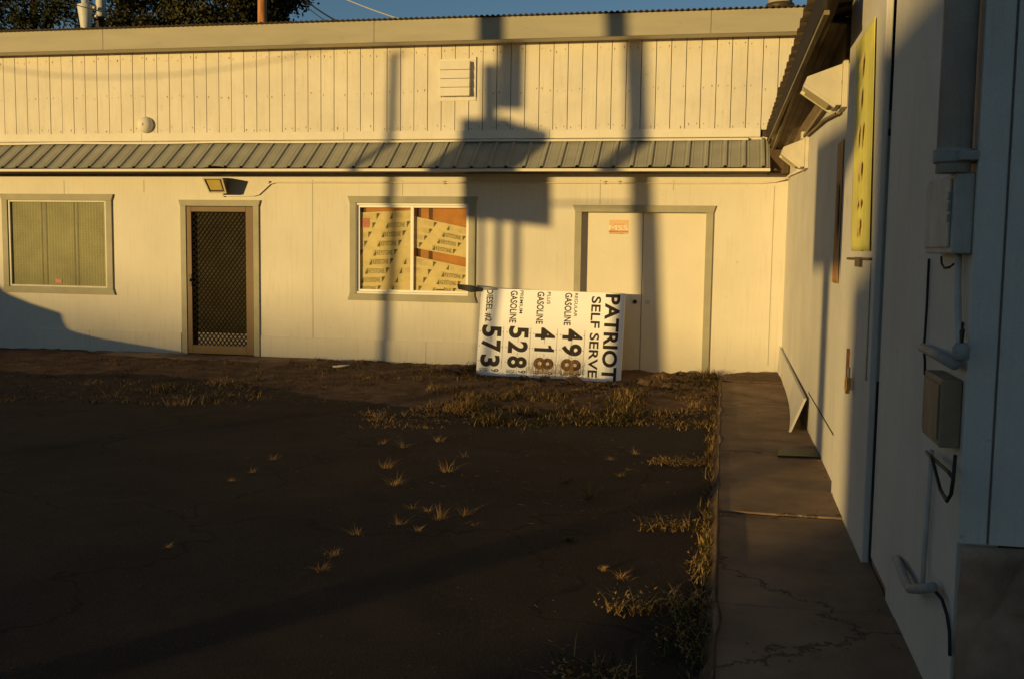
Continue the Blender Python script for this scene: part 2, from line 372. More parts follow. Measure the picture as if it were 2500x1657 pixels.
sidewalk = sb.build('sidewalk', M['concrete'], bevel=0.008); tag(sidewalk, kind='structure')
jb = MB(); jb.box(0.012, 0.768, -15.9, -1.27, -0.3, SW-0.022); jo = jb.build('sidewalk_joint', M['darkgap'], sidewalk)
pad = MB(); pad.prism([(-8.6, -0.05, -0.2), (-8.6, -0.62, -0.2), (-5.9, -0.66, -0.2), (-5.5, -0.3, -0.2), (-5.5, -0.05, -0.2)], (0, 0, 0.175))
tag(pad.build('doorstep_pavement', M['concrete'], bevel=0.015), kind='structure')
slab = MB(); slab.prism([(0.05, -1.2, -0.3), (0.04, -0.62, -0.3), (0.3, -0.3, -0.3), (0.75, -0.25, -0.3), (0.75, -1.2, -0.3)], (0, 0, 0.345))
tag(slab.build('broken_pavement', M['clod'], bevel=0.02), kind='structure')

# ------------------------------------------------------------------ long store building
XL, XR = -14.0, 4.0
bld = thing('store_building', (-5, 0.5, 0), 'long cream painted wooden building with a metal awning, filling the back of the yard', 'building')
wb = MB()
# lower wall in pieces around the openings (outer face y = 0)
OPEN = [(-10.43, -8.815, 0.88, 2.15), (-7.545, -6.51, -0.2, 2.08), (-4.995, -3.365, 0.90, 2.135), (-1.865, -0.225, -0.2, 2.045)]
x = XL
for (a, b, z0, z1) in OPEN:
    wb.box(x, a, 0.0, 0.10, -0.2, 3.0); wb.box(a, b, 0.0, 0.10, z1, 3.0)
    if z0 > 0: wb.box(a, b, 0.0, 0.10, -0.2, z0)
    x = b
wb.box(x, XR, 0.0, 0.10, -0.2, 3.0)
wall = wb.build('wall', M['wall'], bld)
ib = MB(); ib.box(XL, XR, 0.45, 0.55, -0.2, 4.3); ib.build('back_wall', M['darkgap'], bld)
# panel seams: narrow battened joints
sm = MB()
for px, y0, y1 in ((156, 440, 478), (351, 440, 470), (763, 440, 826), (983, 440, 478), (1466, 440, 500), (1645, 440, 465), (1891, 455, 892)):
    t = fac(px, y0); bt = fac(px, y1); sm.box(t.x-0.004, t.x+0.004, -0.002, 0.0, bt.z, t.z)
sm.build('wall_seam', M['casing'], bld)
sk = MB()
for a, b in ((-14, -7.645), (-6.41, -1.965)):
    k = a
    while k < b:
        e = min(k+2.44, b); sk.box(k+0.002, e-0.002, -0.018, -0.0005, -0.16, 0.262+R_.uniform(-.003, .003)); k += 2.44
sk.box(-0.13, 0.75, -0.014, -0.0005, -0.16, 0.02)
sk.build('skirting', M['wall'], bld, bevel=0.003)
# upper boards
ub = MB(); x = -11.38; p0 = 0.190
while x < 3.5:
    d = R_.uniform(0, 0.004)
    ub.box(x+0.004, x+p0-0.004, -0.022-d, -0.003, 3.085, 4.30); x += p0
nf0 = len(ub.f); k = 0
x = -11.38
while x < 3.5:
    for z_, pr in ((4.14, .8), (3.62, .6), (3.16, .8)):
        for dx in (0.04, 0.15):
            if R_.random() < pr:
                zz = z_+R_.uniform(-.03, .03); xx_ = x+dx+R_.uniform(-.012, .012); s1_ = R_.uniform(.004, .010); y_ = -0.0285
                ub.add([(xx_-s1_*.6, y_, zz), (xx_, y_, zz-s1_*R_.uniform(1, 3.5)), (xx_+s1_*.6, y_, zz), (xx_, y_, zz+s1_)], [(0, 1, 2, 3)])
    x += p0
upper = ub.build('upper_boards', [M['board'], M['rust']], bld, bevel=0.003)
for p_ in upper.data.polygons[nf0:]: p_.material_index = 1
bk = MB(); bk.box(XL, XR, -0.003, 0.10, 3.0, 4.45); bk.build('board_backing', M['darkgap'], bld)
tb = MB(); xx = [XL, -8.2, -5.15, -2.3, 0.40]
for a, b in zip(xx[:-1], xx[1:]): tb.box(a+0.002, b-0.002, -0.045, -0.004, 2.995, 3.105)
tb.build('trim_board', M['trimwhite'], bld, bevel=0.004)
fl = MB()
pts = [(XL + i*0.5, ) for i in range(30)]
prev = None
for i in range(58):
    x = -14 + i*0.25
    if x > 0.47: break
    zz = 2.975 + 0.012*noise.noise(Vector((x*0.8, 0, 4)))
    if prev: fl.prism([(prev[0], -0.006, prev[1]-0.01), (x, -0.006, zz-0.01), (x, -0.006, zz+0.016), (prev[0], -0.006, prev[1]+0.016)], (0, -0.06, -0.012))
    prev = (x, zz)
fl.build('awning_flashing', M['trimwhite'], bld)
# roof fascia and corrugated roof
FZ0 = fac(1300, 95.5, -0.31).z; FZ1 = fac(1300, 40, -0.31).z
fb = MB(); cuts = [XL, -8.6, -4.62, -0.25, XR]
for a, b in zip(cuts[:-1], cuts[1:]): fb.box(a+0.002, b-0.002, -0.33, -0.30, FZ0+R_.uniform(-.002, .002), FZ1)
fb.build('roof_fascia', M['fascia'], bld, bevel=0.004)
so = MB(); so.box(XL, XR, -0.30, -0.02, FZ0+0.012, FZ0+0.035); so.build('roof_soffit', M['trimwhite'], bld)
def corrugated(x0, x1, pitch, amp, fy, th=0.004, n=6):
    mb = MB(); N = int((x1-x0)/pitch*n); top = []
    for i in range(N+1):
        x = x0 + (x1-x0)*i/N; h = amp*math.sin(2*math.pi*(x-x0)/pitch)
        p, q = fy(x)
        top.append((p+Vector((0, 0, h)), q+Vector((0, 0, h))))
    vs = []
    for p, q in top: vs += [p, q, p-Vector((0, 0, th)), q-Vector((0, 0, th))]
    fs = []
    for i in range(N):
        a = i*4; b = a+4
        fs += [(a, b, b+1, a+1), (a+2, a+3, b+3, b+2), (a, a+2, b+2, b), (a+1, b+1, b+3, a+3)]
    mb.add(vs, fs); return mb
corrugated(XL, XR, 0.0727, 0.011, lambda x: (Vector((x, -0.385, FZ1+0.012)), Vector((x, 6.0, FZ1+0.40)))).build('roof', M['roofdark'], bld, smooth=True)
# awning
AY = -0.55; AZ0 = fac(1000, 409.5, AY).z; AZT = 2.965; AXE = 0.512
RIB0 = fac(1587, 408, AY).x
aw = MB(); prof = []
x = RIB0 - 0.2286*58
while x < AXE:
    for dx, h in ((-0.114, 0), (-0.066, 0), (-0.060, 0.004), (-0.052, 0.004), (-0.046, 0), (-0.026, 0), (-0.014, 0.024), (0.014, 0.024), (0.026, 0), (0.046, 0), (0.052, 0.004), (0.060, 0.004), (0.066, 0)):
        if XL < x+dx < AXE: prof.append((x+dx, h))
    x += 0.2286
prof.append((AXE, 0.0))
def awz(x, t):
    sag = (0.014*noise.noise(Vector((x*0.45, 0, 12))) + 0.010*noise.noise(Vector((x*1.9, t, 3))))*t
    if -7.05 < x < -6.55: sag += 0.025*t*math.exp(-((x+6.8)/0.12)**2)   # bent lip above the screen door
    return AZT + (AZ0-AZT)*t + sag
vs = []; fs = []
for i, (x, h) in enumerate(prof):
    for t in (0, 0.5, 1): vs.append((x, AY*t - 0.004, awz(x, t)+h))
    for t in (1, 0): vs.append((x, AY*t, awz(x, t)+h-0.003))
for i in range(len(prof)-1):
    a, b = i*5, i*5+5
    fs += [(a, b, b+1, a+1), (a+1, b+1, b+2, a+2), (a+2, b+2, b+3, a+3), (a+3, b+3, b+4, a+4)]
aw.add(vs, fs); awn = aw.build('awning', M['awning'], bld)
af = MB(); AF0 = fac(1000, 419, -0.53).z
k = XL
while k < AXE: e = min(k+3.66, AXE+0.005); af.box(k+0.001, e-0.001, -0.530, -0.505, AF0, AZ0-0.012); k += 3.66
af.build('awning_fascia', M['trimwhite'], awn, bevel=0.003)
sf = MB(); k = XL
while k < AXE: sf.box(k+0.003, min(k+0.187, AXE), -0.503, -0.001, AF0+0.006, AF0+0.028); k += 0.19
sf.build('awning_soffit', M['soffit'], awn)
eb = MB(); eb.box(AXE, 0.745, -0.32, -0.30, AF0-0.01, 2.83); eb.box(AXE, 0.745, -0.30, -0.001, AF0-0.01, AF0+0.01); eb.box(AXE-.02, AXE-0.001, -0.5, -0.001, AF0+0.03, AZ0-.03)
eb.build('awning_end_board', M['soffit'], awn, bevel=0.003)

def casing(mb, x0, x1, z0, z1, w=0.092, flare=0.03, bottom=True, proud=0.028):
    y0, y1 = -proud, -0.0006
    mb.box(x0+flare, x0+flare+w, y0, y1, z0 if not bottom else z0+w, z1-w); mb.box(x1-flare-w, x1-flare, y0, y1, z0 if not bottom else z0+w, z1-w)
    mb.prism([(x0, y0-0.004, z1), (x0+flare, y0-0.004, z1-w), (x1-flare, y0-0.004, z1-w), (x1, y0-0.004, z1)], (0, y1-y0+0.004, 0))
    if bottom: mb.prism([(x0, y0-0.004, z0), (x1, y0-0.004, z0), (x1-flare, y0-0.004, z0+w), (x0+flare, y0-0.004, z0+w)], (0, y1-y0+0.004, 0))
# window left (honeycomb pane)
c1 = MB(); casing(c1, -10.56, -8.69, 0.785, 2.243)
w1 = c1.build('window', M['casing'], bld, bevel=0.003); tag(w1, 'window with one greenish honeycomb patterned pane')
f1 = MB(); a, b, z0, z1 = OPEN[0]
f1.box(a, a+0.028, -0.012, 0.04, z0, z1); f1.box(b-0.028, b, -0.012, 0.04, z0, z1); f1.box(a+.028, b-.028, -0.012, 0.04, z0, z0+0.028); f1.box(a+.028, b-.028, -0.012, 0.04, z1-0.024, z1)
f1.build('window_frame', M['aluold'], w1, bevel=0.003)
MB().box(a+.028, b-.028, 0.022, 0.030, z0+.028, z1-.024).build('window_pane', M['hex'], w1)
mu = MB()
for px in (101, 112, 180, 189):
    t = fac(px, 500, 0.02); mu.box(t.x-0.011, t.x+0.011, 0.0195, 0.0215, z0+.03, z1-.03)
mu.build('curtain_seam', mat('curtain_seam', (0.13, 0.118, 0.06), 0.6, 0.2, 6), w1)
s1 = MB(); p = fac(144, 686, 0.02); s1.box(p.x-0.05, p.x+0.05, 0.015, 0.0185, p.z-0.028, p.z+0.028); s1.build('window_sticker', M['pink'], w1)
# window right, two sliding panes
c2 = MB(); casing(c2, -5.105, -3.262, 0.803, 2.232)
w2 = c2.build('window', M['casing'], bld, bevel=0.003); tag(w2, 'sliding window with white aluminium frame and two panes')
a, b, z0, z1 = OPEN[2]; xm = fac(1008, 600, 0).x
f2 = MB()
f2.box(a, a+0.022, -0.016, 0.06, z0, z1); f2.box(b-0.022, b, -0.016, 0.06, z0, z1); f2.box(a+.022, b-.022, -0.016, 0.06, z0, z0+0.022); f2.box(a+.022, b-.022, -0.016, 0.06, z1-0.022, z1)
f2.build('window_frame', M['alu'], w2, bevel=0.003)
for (p, q, yy) in ((a+0.024, xm-0.006, 0.012), (xm-0.02, b-0.024, -0.004)):
    g = MB(); w = 0.032
    g.box(p, p+w, yy, yy+0.014, z0+.024, z1-.024); g.box(q-w, q, yy, yy+0.014, z0+.024, z1-.024)
    g.box(p+w, q-w, yy, yy+0.014, z0+.024, z0+.024+w); g.box(p+w, q-w, yy, yy+0.014, z1-.024-w, z1-.024)
    s_ = g.build('window_sash', M['alu'], w2, bevel=0.003)
    MB().box(p+w, q-w, yy+0.006, yy+0.009, z0+.024+w, z1-.024-w).build('window_pane', M['glass'], w2)
# screen door
c3 = MB(); casing(c3, -7.655, -6.400, -0.12, 2.168, w=0.085, flare=0.025, bottom=False)
c3b = c3.build('screen_door', M['casing'], bld, bevel=0.003); tag(c3b, 'security screen door of diamond mesh in a tan frame')
a, b, z0, z1 = OPEN[1]; fw = 0.078
g = MB(); zb = -0.02
g.box(a+.006, a+fw, -0.014, 0.022, zb, z1-.006); g.box(b-fw-.04, b-.006, -0.014, 0.022, zb, z1-.006)
g.box(a+fw, b-fw-.04, -0.014, 0.022, z1-fw, z1-.006); g.box(a+fw, b-fw-.04, -0.014, 0.022, zb, zb+0.12)
g.build('door_frame', M['doorframe'], c3b, bevel=0.004)
mx0, mx1, mz0, mz1 = a+fw, b-fw-.04, zb+0.12, z1-fw
mm = MB()
def clip(p, q):
    d = (q[0]-p[0], q[1]-p[1]); t0, t1 = 0.0, 1.0
    for pp, qq in ((-d[0], p[0]-mx0), (d[0], mx1-p[0]), (-d[1], p[1]-mz0), (d[1], mz1-p[1])):
        if abs(pp) < 1e-9: continue
        r = qq/pp
        if pp < 0: t0 = max(t0, r)
        else: t1 = min(t1, r)
    return None if t0 >= t1 else ((p[0]+d[0]*t0, p[1]+d[1]*t0), (p[0]+d[0]*t1, p[1]+d[1]*t1))
pw, ph, hw = 0.066, 0.085, 0.0055
for sgn in (1, -1):
    i = -60
    while i < 90:
        x0 = mx0 + i*pw
        L = 3.2; c = clip((x0, mz0) if sgn > 0 else (x0, mz0), (x0 + sgn*L*pw/ph, mz0+L))
        i += 1
        if not c: continue
        (px, pz), (qx, qz) = c; dd = Vector((qx-px, 0, qz-pz)); 
        if dd.length < 0.01: continue
        nn = Vector((-dd.z, 0, dd.x)).normalized()*hw; y = 0.002 if sgn > 0 else 0.005
        mm.prism([Vector((px, y, pz))-nn, Vector((qx, y, qz))-nn, Vector((qx, y, qz))+nn, Vector((px, y, pz))+nn], (0, 0.0025, 0))
mm.build('door_mesh', M['mesh'], c3b)
MB().box(a+.01, b-.01, 0.065, 0.09, zb, z1).build('inner_door', M['dooriron'], c3b)
MB().box(mx0+0.05, mx1-0.02, 0.050, 0.062, 0.09, 0.275).build('kick_panel', M['kick'], c3b)
h = MB(); p = fac(465, 684, -0.02); h.box(p.x-0.02, p.x+0.02, -0.024, -0.0145, p.z-0.085, p.z+0.085); h.box(p.x-0.008, p.x+0.008, -0.05, -0.024, p.z-0.02, p.z+0.02)
h.build('door_handle', M['brownmetal'], c3b, bevel=0.004)
# double door
c4 = MB(); casing(c4, -1.972, -0.122, -0.10, 2.130, w=0.09, flare=0.03, bottom=False)
dd_ = c4.build('double_door', M['casing'], bld, bevel=0.003); tag(dd_, 'flush cream double doors in a grey green casing')
a, b, z0, z1 = OPEN[3]; xm = fac(1567, 700, 0.1).x
for p, q in ((a, xm-0.004), (xm+0.004, b)):
    MB().box(p, q, 0.085, 0.125, -0.06, z1-0.004).build('door_leaf', M['doorleaf'], dd_, bevel=0.004)
MB().box(xm+0.003, xm+0.03, 0.078, 0.0845, -0.05, z1-0.01).build('door_astragal', M['doorleaf'], dd_)
p = fac(1550, 737, 0.085); MB().lathe((p.x, 0.0845, p.z), [(0.028, 0), (0.028, 0.012), (0.02, 0.03), (0.0, 0.031)], 16, 'y').build('door_knob', M['black'], dd_, smooth=False)
p = fac(1581, 738, 0.085); MB().lathe((p.x, 0.0845, p.z), [(0.03, 0), (0.03, 0.006), (0.022, 0.008), (0.0, 0.006)], 16, 'y').build('door_lock', M['aluold'], dd_)
# louvre vent
t = fac(1077, 152); q = fac(1158, 238)
vt = MB(); vt.box(t.x-0.005, q.x+0.03, -0.035, -0.024, q.z-0.05, q.z-0.005); vt.box(q.x+0.018, q.x+0.03, -0.045, -0.024, q.z-0.005, t.z+0.05)
vt.box(t.x-.005, q.x+.018, -0.035, -0.024, t.z+.0, t.z+.03)
vent = vt.build('louvre_vent', M['trimwhite'], bld, bevel=0.002)
vl = MB(); xa, xb = t.x+0.008, q.x-0.045; hh = (t.z-q.z-0.012)/4
for i in range(4):
    zb_ = q.z+0.004+i*hh
    vl.prism([(xa, -0.105, zb_+0.004), (xa, -0.026, zb_+0.004), (xa, -0.026, zb_+hh), (xa, -0.088, zb_+hh)], (xb-xa, 0, 0))
vl.build('louvre', M['trimwhite'], vent, bevel=0.003)

# ---------------- things on the facade
p = fac(356.8, 306, -0.03)
bell = MB().lathe((p.x, -0.026, p.z), [(0.115, 0), (0.115, 0.02), (0.105, 0.06), (0.075, 0.092), (0.035, 0.108), (0.008, 0.112), (0.008, 0.118), (0.0, 0.118)], 28, 'y').build('alarm_bell', M['trimwhite'], smooth=True)
tag(bell, 'small round white dome bell on the upper boards above the awning', 'bell')
tl = fac(497, 437, -0.30); br = fac(557, 472, -0.2)
fld = thing('floodlight', (tl.x+0.17, 0, br.z), 'boxy bronze floodlight with yellowed lens above the screen door', 'lamp')
x0, x1 = tl.x, tl.x+0.30; zt, zb = tl.z+0.01, br.z
hb = MB(); hb.add([(x0, -0.32, zt), (x1, -0.32, zt), (x1+0.0, -0.20, zb), (x0+0.04, -0.20, zb), (x0+.05, -0.03, zt+0.02), (x1-.05, -0.03, zt+.02), (x1-0.05, -0.06, zb+.02), (x0+0.06, -0.06, zb+.02)],
                  [(0, 1, 2, 3), (4, 7, 6, 5), (0, 4, 5, 1), (3, 2, 6, 7), (0, 3, 7, 4), (1, 5, 6, 2)])
hb.build('housing', M['lampbrown'], fld, bevel=0.006)
def lensq(u, v, off):  # on slanted face
    A = Vector((x0, -0.32, zt)); B = Vector((x1, -0.32, zt)); C = Vector((x1, -0.20, zb)); D = Vector((x0+.04, -0.20, zb))
    P = (A*(1-u)+B*u)*(1-v) + (D*(1-u)+C*u)*v
    return P + Vector((0, -0.05, -0.02)).normalized()*off
ln = MB(); ln.prism([lensq(.14, .13, .002), lensq(.82, .13, .002), lensq(.82, .78, .002), lensq(.14, .78, .002)], Vector((0, -0.006, -0.002)))
ln.build('lens', M['lens'], fld)
rm = MB()
for (u0, v0, u1, v1) in ((0, 0, 1, .06), (0, .9, 1, 1), (0, .06, .06, .9), (.93, .06, 1, .9)):
    rm.prism([lensq(u0, v0, .002), lensq(u1, v0, .002), lensq(u1, v1, .002), lensq(u0, v1, .002)], Vector((0, -0.016, -0.005)))
rm.build('rim', M['lampgrey'], fld)
# conduit along the wall
zc1, zc2 = fac(600, 478).z, fac(800, 446).z
xe = 0.735
cp = [fac(548, 478, -0.02), fac(620, 478, -0.02), fac(632, 475, -0.02), fac(660, 449, -0.02), fac(672, 445.5, -0.02)]
for k in range(1, 14):
    X = cp[4].x + (0.42-cp[4].x)*k/13; cp.append(Vector((X, -0.02, zc2+0.004*noise.noise(Vector((X, 0, 0))))))
cp += [Vector((0.60, -0.03, zc2+0.02)), Vector((0.72, -0.08, zc2+0.05)), Vector((0.735, -0.5, zc2+0.06)), Vector((0.735, -2.7, zc2-0.03))]
cv = thing('conduit_pipe', (-3, -0.02, zc2), 'thin cream electrical conduit running along the wall under the awning', 'pipe')
MB().tube(cp, 0.011, 8).build('pipe', M['trimwhite'], cv, smooth=True)
jx = MB()
for px in (545, 655, 1083, 1475, 1510):
    p = fac(px, 446 if px > 640 else 478, -0.02); jx.box(p.x-0.018, p.x+0.018, -0.036, -0.001, p.z-0.02, p.z+0.02)
jx.build('pipe_clamp', M['aluold'], cv, bevel=0.003)
# MSS sticker on the left door leaf
t = fac(1488, 537, 0.085); q = fac(1534, 572, 0.085); yy = 0.0835
st = thing('door_sticker', (t.x, yy, q.z), 'small faded orange MSS sticker on the double door', 'sticker')
MB().box(t.x, q.x, yy-0.0005, yy+0.0005, q.z, t.z).build('backing', mat('sticker_pale_orange', (0.72, 0.47, 0.27), 0.7, 0.06, 9, bump=0), st)
sr = mat('sticker_rust', (0.50, 0.24, 0.08), 0.7, 0.2, 9, bump=0)
w_, h_ = q.x-t.x, t.z-q.z
sb_ = MB(); sb_.box(t.x-.004, t.x+w_*.97, yy-0.0015, yy-0.0008, q.z+h_*.12, q.z+h_*.23)
put_text(sb_, 'SECURITY', lambda a, b: Vector((t.x+w_*(.24+.52*a), yy-.0012, q.z+h_*(.645+.075*b))), 0.02)
put_text(sb_, 'SYSTEMS', lambda a, b: Vector((t.x+w_*(.02+.78*a), yy-.0012, q.z+h_*(.0+.08*b))), 0.02)
sb_.build('print', sr, st)
sb2 = MB(); put_text(sb2, 'MSS', lambda a, b: Vector((t.x+w_*(.0+.97*a), yy-.0016, q.z+h_*(.25+.36*b))), 0.0)
sb2.build('lettering', mat('sticker_white', (0.86, 0.78, 0.62), 0.6, 0.03, 9, bump=0), st)

# ---------------- flattened cartons and card behind the right window
wa, wb_, wz0, wz1 = OPEN[2]
def carton(name, corners, rows, label, skew, y, txt=True, tilt=0.0, seed=1):
    # corners: tl,tr,br,bl photo pixels at depth y
    P = [fac(px, py, y) for px, py in corners]
    o = thing(name, (sum(p.x for p in P)/4, y, min(p.z for p in P)), label, 'carton', 'flattened cartons behind the sliding window')
    MB().prism(P, (0, 0.006, 0)).build('card', M['card'], o)
    def at(u, v, off=-0.001):
        A = P[0]*(1-u)+P[1]*u; B = P[3]*(1-u)+P[2]*u; q = A*(1-v)+B*v; return Vector((q.x, y+off, q.z))
    rr = random.Random(seed)
    band = MB(); pr = MB(); ln_ = MB()
    n = rows
    for i in range(n):
        v0, v1 = (i+0.16)/n, (i+0.84)/n
        u = 0.62 - skew*i
        while u > -0.3: u -= 0.62
        while u < 1.05:
            a, b = u, u+0.40
            ca, cb = max(0.015, a), min(0.985, b)
            if cb-ca > 0.05:
                band.prism([at(ca, v0), at(cb, v0), at(cb, v1), at(ca, v1)], (0, 0.0004, 0))
                if a > 0.015 and b < 0.985:
                    put_text(pr, 'KEYSTONE', lambda s, t_: at(a+0.07+0.28*s, v0+(v1-v0)*(0.88-0.74*t_), -0.0018), 0.01)
                tw = 0.055
                if ca == a: pr.add([at(a, v1, -.0019), at(a+tw, v1, -.0019), at(a+tw, v0, -.0019)], [(0, 1, 2)])
                if cb == b: pr.add([at(b-tw*.3, v0, -.0019), at(b+tw*.9, v0, -.0019), at(b-tw*.3, v1, -.0019)], [(0, 1, 2)])
            u += 0.62
        ln_.prism([at(0.0, (i+0.97)/n), at(1.0, (i+0.97)/n), at(1.0, (i+1.0)/n), at(0.0, (i+1.0)/n)], (0, 0.0004, 0))
    band.build('print_band', M['cardmid'], o); pr.build('lettering', M['cardprint'], o)
    ln_.build('fold_line', M['cardmid'], o)
    return o
yb = 0.058
carton('flattened_carton', [(868, 520), (1003, 514), (1003, 716), (868, 716)], 9, 'stack of cream printed cartons filling the left pane of the sliding window', 0.075, yb, seed=2)
carton('flattened_carton', [(1010, 528), (1140, 557), (1140, 630), (1006, 604)], 4, 'tilted cream carton in the upper half of the right window pane', 0.085, yb-0.009, seed=3)
carton('flattened_carton', [(1006, 624), (1140, 653), (1140, 720), (1004, 716)], 4, 'tilted cream carton in the lower half of the right window pane', 0.085, yb-0.018, seed=4)
oc = MB(); oc.box(wa-0.05, wb_+0.05, yb+0.013, yb+0.02, wz0-0.05, wz1+0.05)
orange = oc.build('orange_card', M['orange']); tag(orange, 'orange card sheet standing behind the cartons inside the sliding window', 'card')
ob = MB()
for px in (1023, 1052): 
    p = fac(px, 560, yb+0.02); ob.box(p.x-0.028, p.x+0.028, yb+0.0105, yb+0.0125, wz0, wz1)
for px in (889,):
    p = fac(px, 512, yb+0.02); ob.box(p.x-0.03, p.x+0.03, yb+0.0105, yb+0.0125, wz0, wz1)
ob.build('print_bar', M['brownink'], orange)
pk = MB(); p = fac(890, 545, yb-0.004); pk.box(p.x-0.05, p.x+0.07, yb-0.006, yb-0.003, p.z-0.06, p.z+0.07)
tag(pk.build('paper_scrap', M['pink']), 'faded pink paper scrap at the left edge of the sliding window', 'paper')
p = fac(1073, 706, 0.0); tg = MB(); tg.box(p.x-0.06, p.x+0.06, 0.028, 0.030, p.z-0.025, p.z+0.025)
tgo = tg.build('window_tag', M['card']); tag(tgo, 'small printed tag at the bottom of the right window pane', 'tag')
MB().box(p.x-0.055, p.x+0.055, 0.0265, 0.0278, p.z-0.02, p.z-0.002).build('print_bar', M['brownink'], tgo)

# ------------------------------------------------------------------ fallen price sign
SB_Y, ST_Y = -0.47, -0.30
BL = fac(1167, 914, SB_Y); TL = fac(1175, 703, ST_Y); TR = fac(1527, 717, ST_Y)
eb_ = (TR-TL); SBW = eb_.length; eb_.normalize()          # along sign 'up' (to the right)
ea_ = (BL-TL); ea_ = (ea_ - eb_*ea_.dot(eb_)); SAL = ea_.length; ea_.normalize()   # reading direction (down)
en_ = ea_.cross(eb_); en_ = en_ if en_.y < 0 else -en_
psn = thing('price_sign', TL*0.5+BL*0.5+eb_*SBW/2+ea_*SAL/2, 'white gas price sign lying on its side against the wall, black lettering', 'sign')
sg = MB(); sg.prism([TL, TL+eb_*SBW, TL+eb_*SBW+ea_*SAL, TL+ea_*SAL], -en_*0.035); sg.build('board', M['sign'], psn, bevel=0.004)
kb = SBW/1.862; ka = SAL/1.085
def S(a, b, off=0.0015): return TL + ea_*(a*ka) + eb_*(b*kb) + en_*off
def st_text(mb, txt, a0, a1, b0, b1, bold=0.0): put_text(mb, txt, lambda u, v: S(a0+(a1-a0)*u, b0+(b1-b0)*v), bold)
lt = MB()
st_text(lt, 'PATRIOT', .016, 1.070, 1.613, 1.803, 0.030)
st_text(lt, 'SELF SERVE', .050, 1.040, 1.440, 1.560, 0.020)
st_text(lt, 'REGULAR', .020, .310, 1.224, 1.264, 0.008)
st_text(lt, 'PLUS', .020, .170, .870, .914, 0.008)
st_text(lt, 'PREMIUM', .015, .300, .517, .560, 0.008)
for b0 in (1.100, .742, .394): st_text(lt, 'GASOLINE', .020, .420, b0, b0+.090, 0.020)
st_text(lt, 'DIESEL #2', .012, .416, .070, .162, 0.020)
l8 = MB()
for txt, b0 in (('498', 1.093), ('418', .742), ('528', .398), ('573', .043)):
    for i, ch in enumerate(txt):
        a0 = .460 + i*.184
        tgt = l8 if (ch == '8' and txt in ('498', '418')) else lt
        if ch == '1': tgt.prism([S(a0+.068, b0), S(a0+.112, b0), S(a0+.112, b0+.256), S(a0+.082, b0+.256), S(a0+.070, b0+.226), S(a0+.032, b0+.208), S(a0+.032, b0+.176), S(a0+.068, b0+.182)], en_*0.0003)
        else: st_text(tgt, ch, a0, a0+.148, b0, b0+.258, 0.036)
    st_text(l8 if txt in ('418',) else lt, '9', 1.000, 1.034, b0+.145, b0+.252, 0.02)
    st_text(l8 if txt in ('498', '418') else lt, '10', 1.000, 1.034, b0-.008, b0+.108, 0.02)
    lt.prism([S(1.005, b0+.122), S(1.03, b0+.122), S(1.03, b0+.128), S(1.005, b0+.128)], en_*0.0003)
lt.build('lettering', M['letter'], psn); l8.build('faded_lettering', M['letterbrown'], psn)
pl = MB(); rr = random.Random(5)
for b0 in (1.093, .742, .398, .043):
    for (bb, a0, a1) in ((b0+.285, .47, .99), (b0+.128, .60, .66), (b0+.128, .78, .83), (b0+.128, .96, .99)):
        pl.prism([S(a0, bb-.0018, .0022), S(a1, bb-.0018, .0022), S(a1, bb+.0018, .0022), S(a0, bb+.0018, .0022)], en_*0.0004)
    for i in range(3):
        for bb in (b0-.022, b0+.278):
            a0 = .535+i*.184; pl.prism([S(a0, bb-.006, .0022), S(a0+.010, bb-.006, .0022), S(a0+.010, bb+.006, .0022), S(a0, bb+.006, .0022)], en_*0.003)
pl.build('panel_clip', M['signline'], psn)
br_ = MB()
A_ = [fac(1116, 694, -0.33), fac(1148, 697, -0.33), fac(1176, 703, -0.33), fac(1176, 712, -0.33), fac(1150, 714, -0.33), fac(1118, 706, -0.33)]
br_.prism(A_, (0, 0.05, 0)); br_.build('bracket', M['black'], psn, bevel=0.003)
b2 = MB(); b2.prism([S(-.012, .0, .002), S(-.012, .215, .002), S(.022, .215, .002), S(.03, .0, .002)], en_*0.004); b2.build('corner_strip', mat('grey_strip', (0.30, 0.29, 0.28), 0.6, 0.1, 9), psn)  # flat grey strip laid over the sign's top-left corner
b3 = MB(); b3.prism([S(-.006, .215, -.01), S(-.006, .65, -.01), S(0, .65, -.01), S(0, .215, -.01)], -en_*0.02); b3.build('rail', M['brownmetal'], psn)

# ------------------------------------------------------------------ side building at the right
SX = 0.76; YP0, YP1, YE = -6.40, -8.20, -10.06
shed = thing('side_building', (2.5, -5, 0), 'weathered white building along the right with low eave, sliding door and end wall', 'building')
MB().box(SX, SX+0.12, YP0, 0.0, -0.1, 2.80).build('wall', M['shedwall'], shed)
n = MB(); n.box(SX, SX+.12, -8.75, -8.275, 0.075, 6.0); n.box(SX, SX+.12, YE, -8.75, -0.4, 6.0); n.build('wall', M['shedwall'], shed)
MB().box(SX+0.015, SX+.14, -8.76, -8.2, -0.4, 0.073).build('footing', M['foundation'], shed)
e = MB(); xg = SX+0.0
xs_ = [SX-0.004, 0.845, 1.15, 1.45, 1.75, 2.05, 2.6, 3.2, 4.0]
for a, b in zip(xs_[:-1], xs_[1:]): e.box(a+(0 if a < .76 else .004), b-0.004, YE-0.025, YE-0.001, 0.662, 6.0)
e.build('end_wall', M['shedwall'], shed, bevel=0.003)
MB().box(SX+0.12, 4.0, YE, YE+0.1, -0.5, 6.0).build('wall_core', M['darkgap'], shed)
fg = MB(); NXF, NZF = 90, 60; vs = []
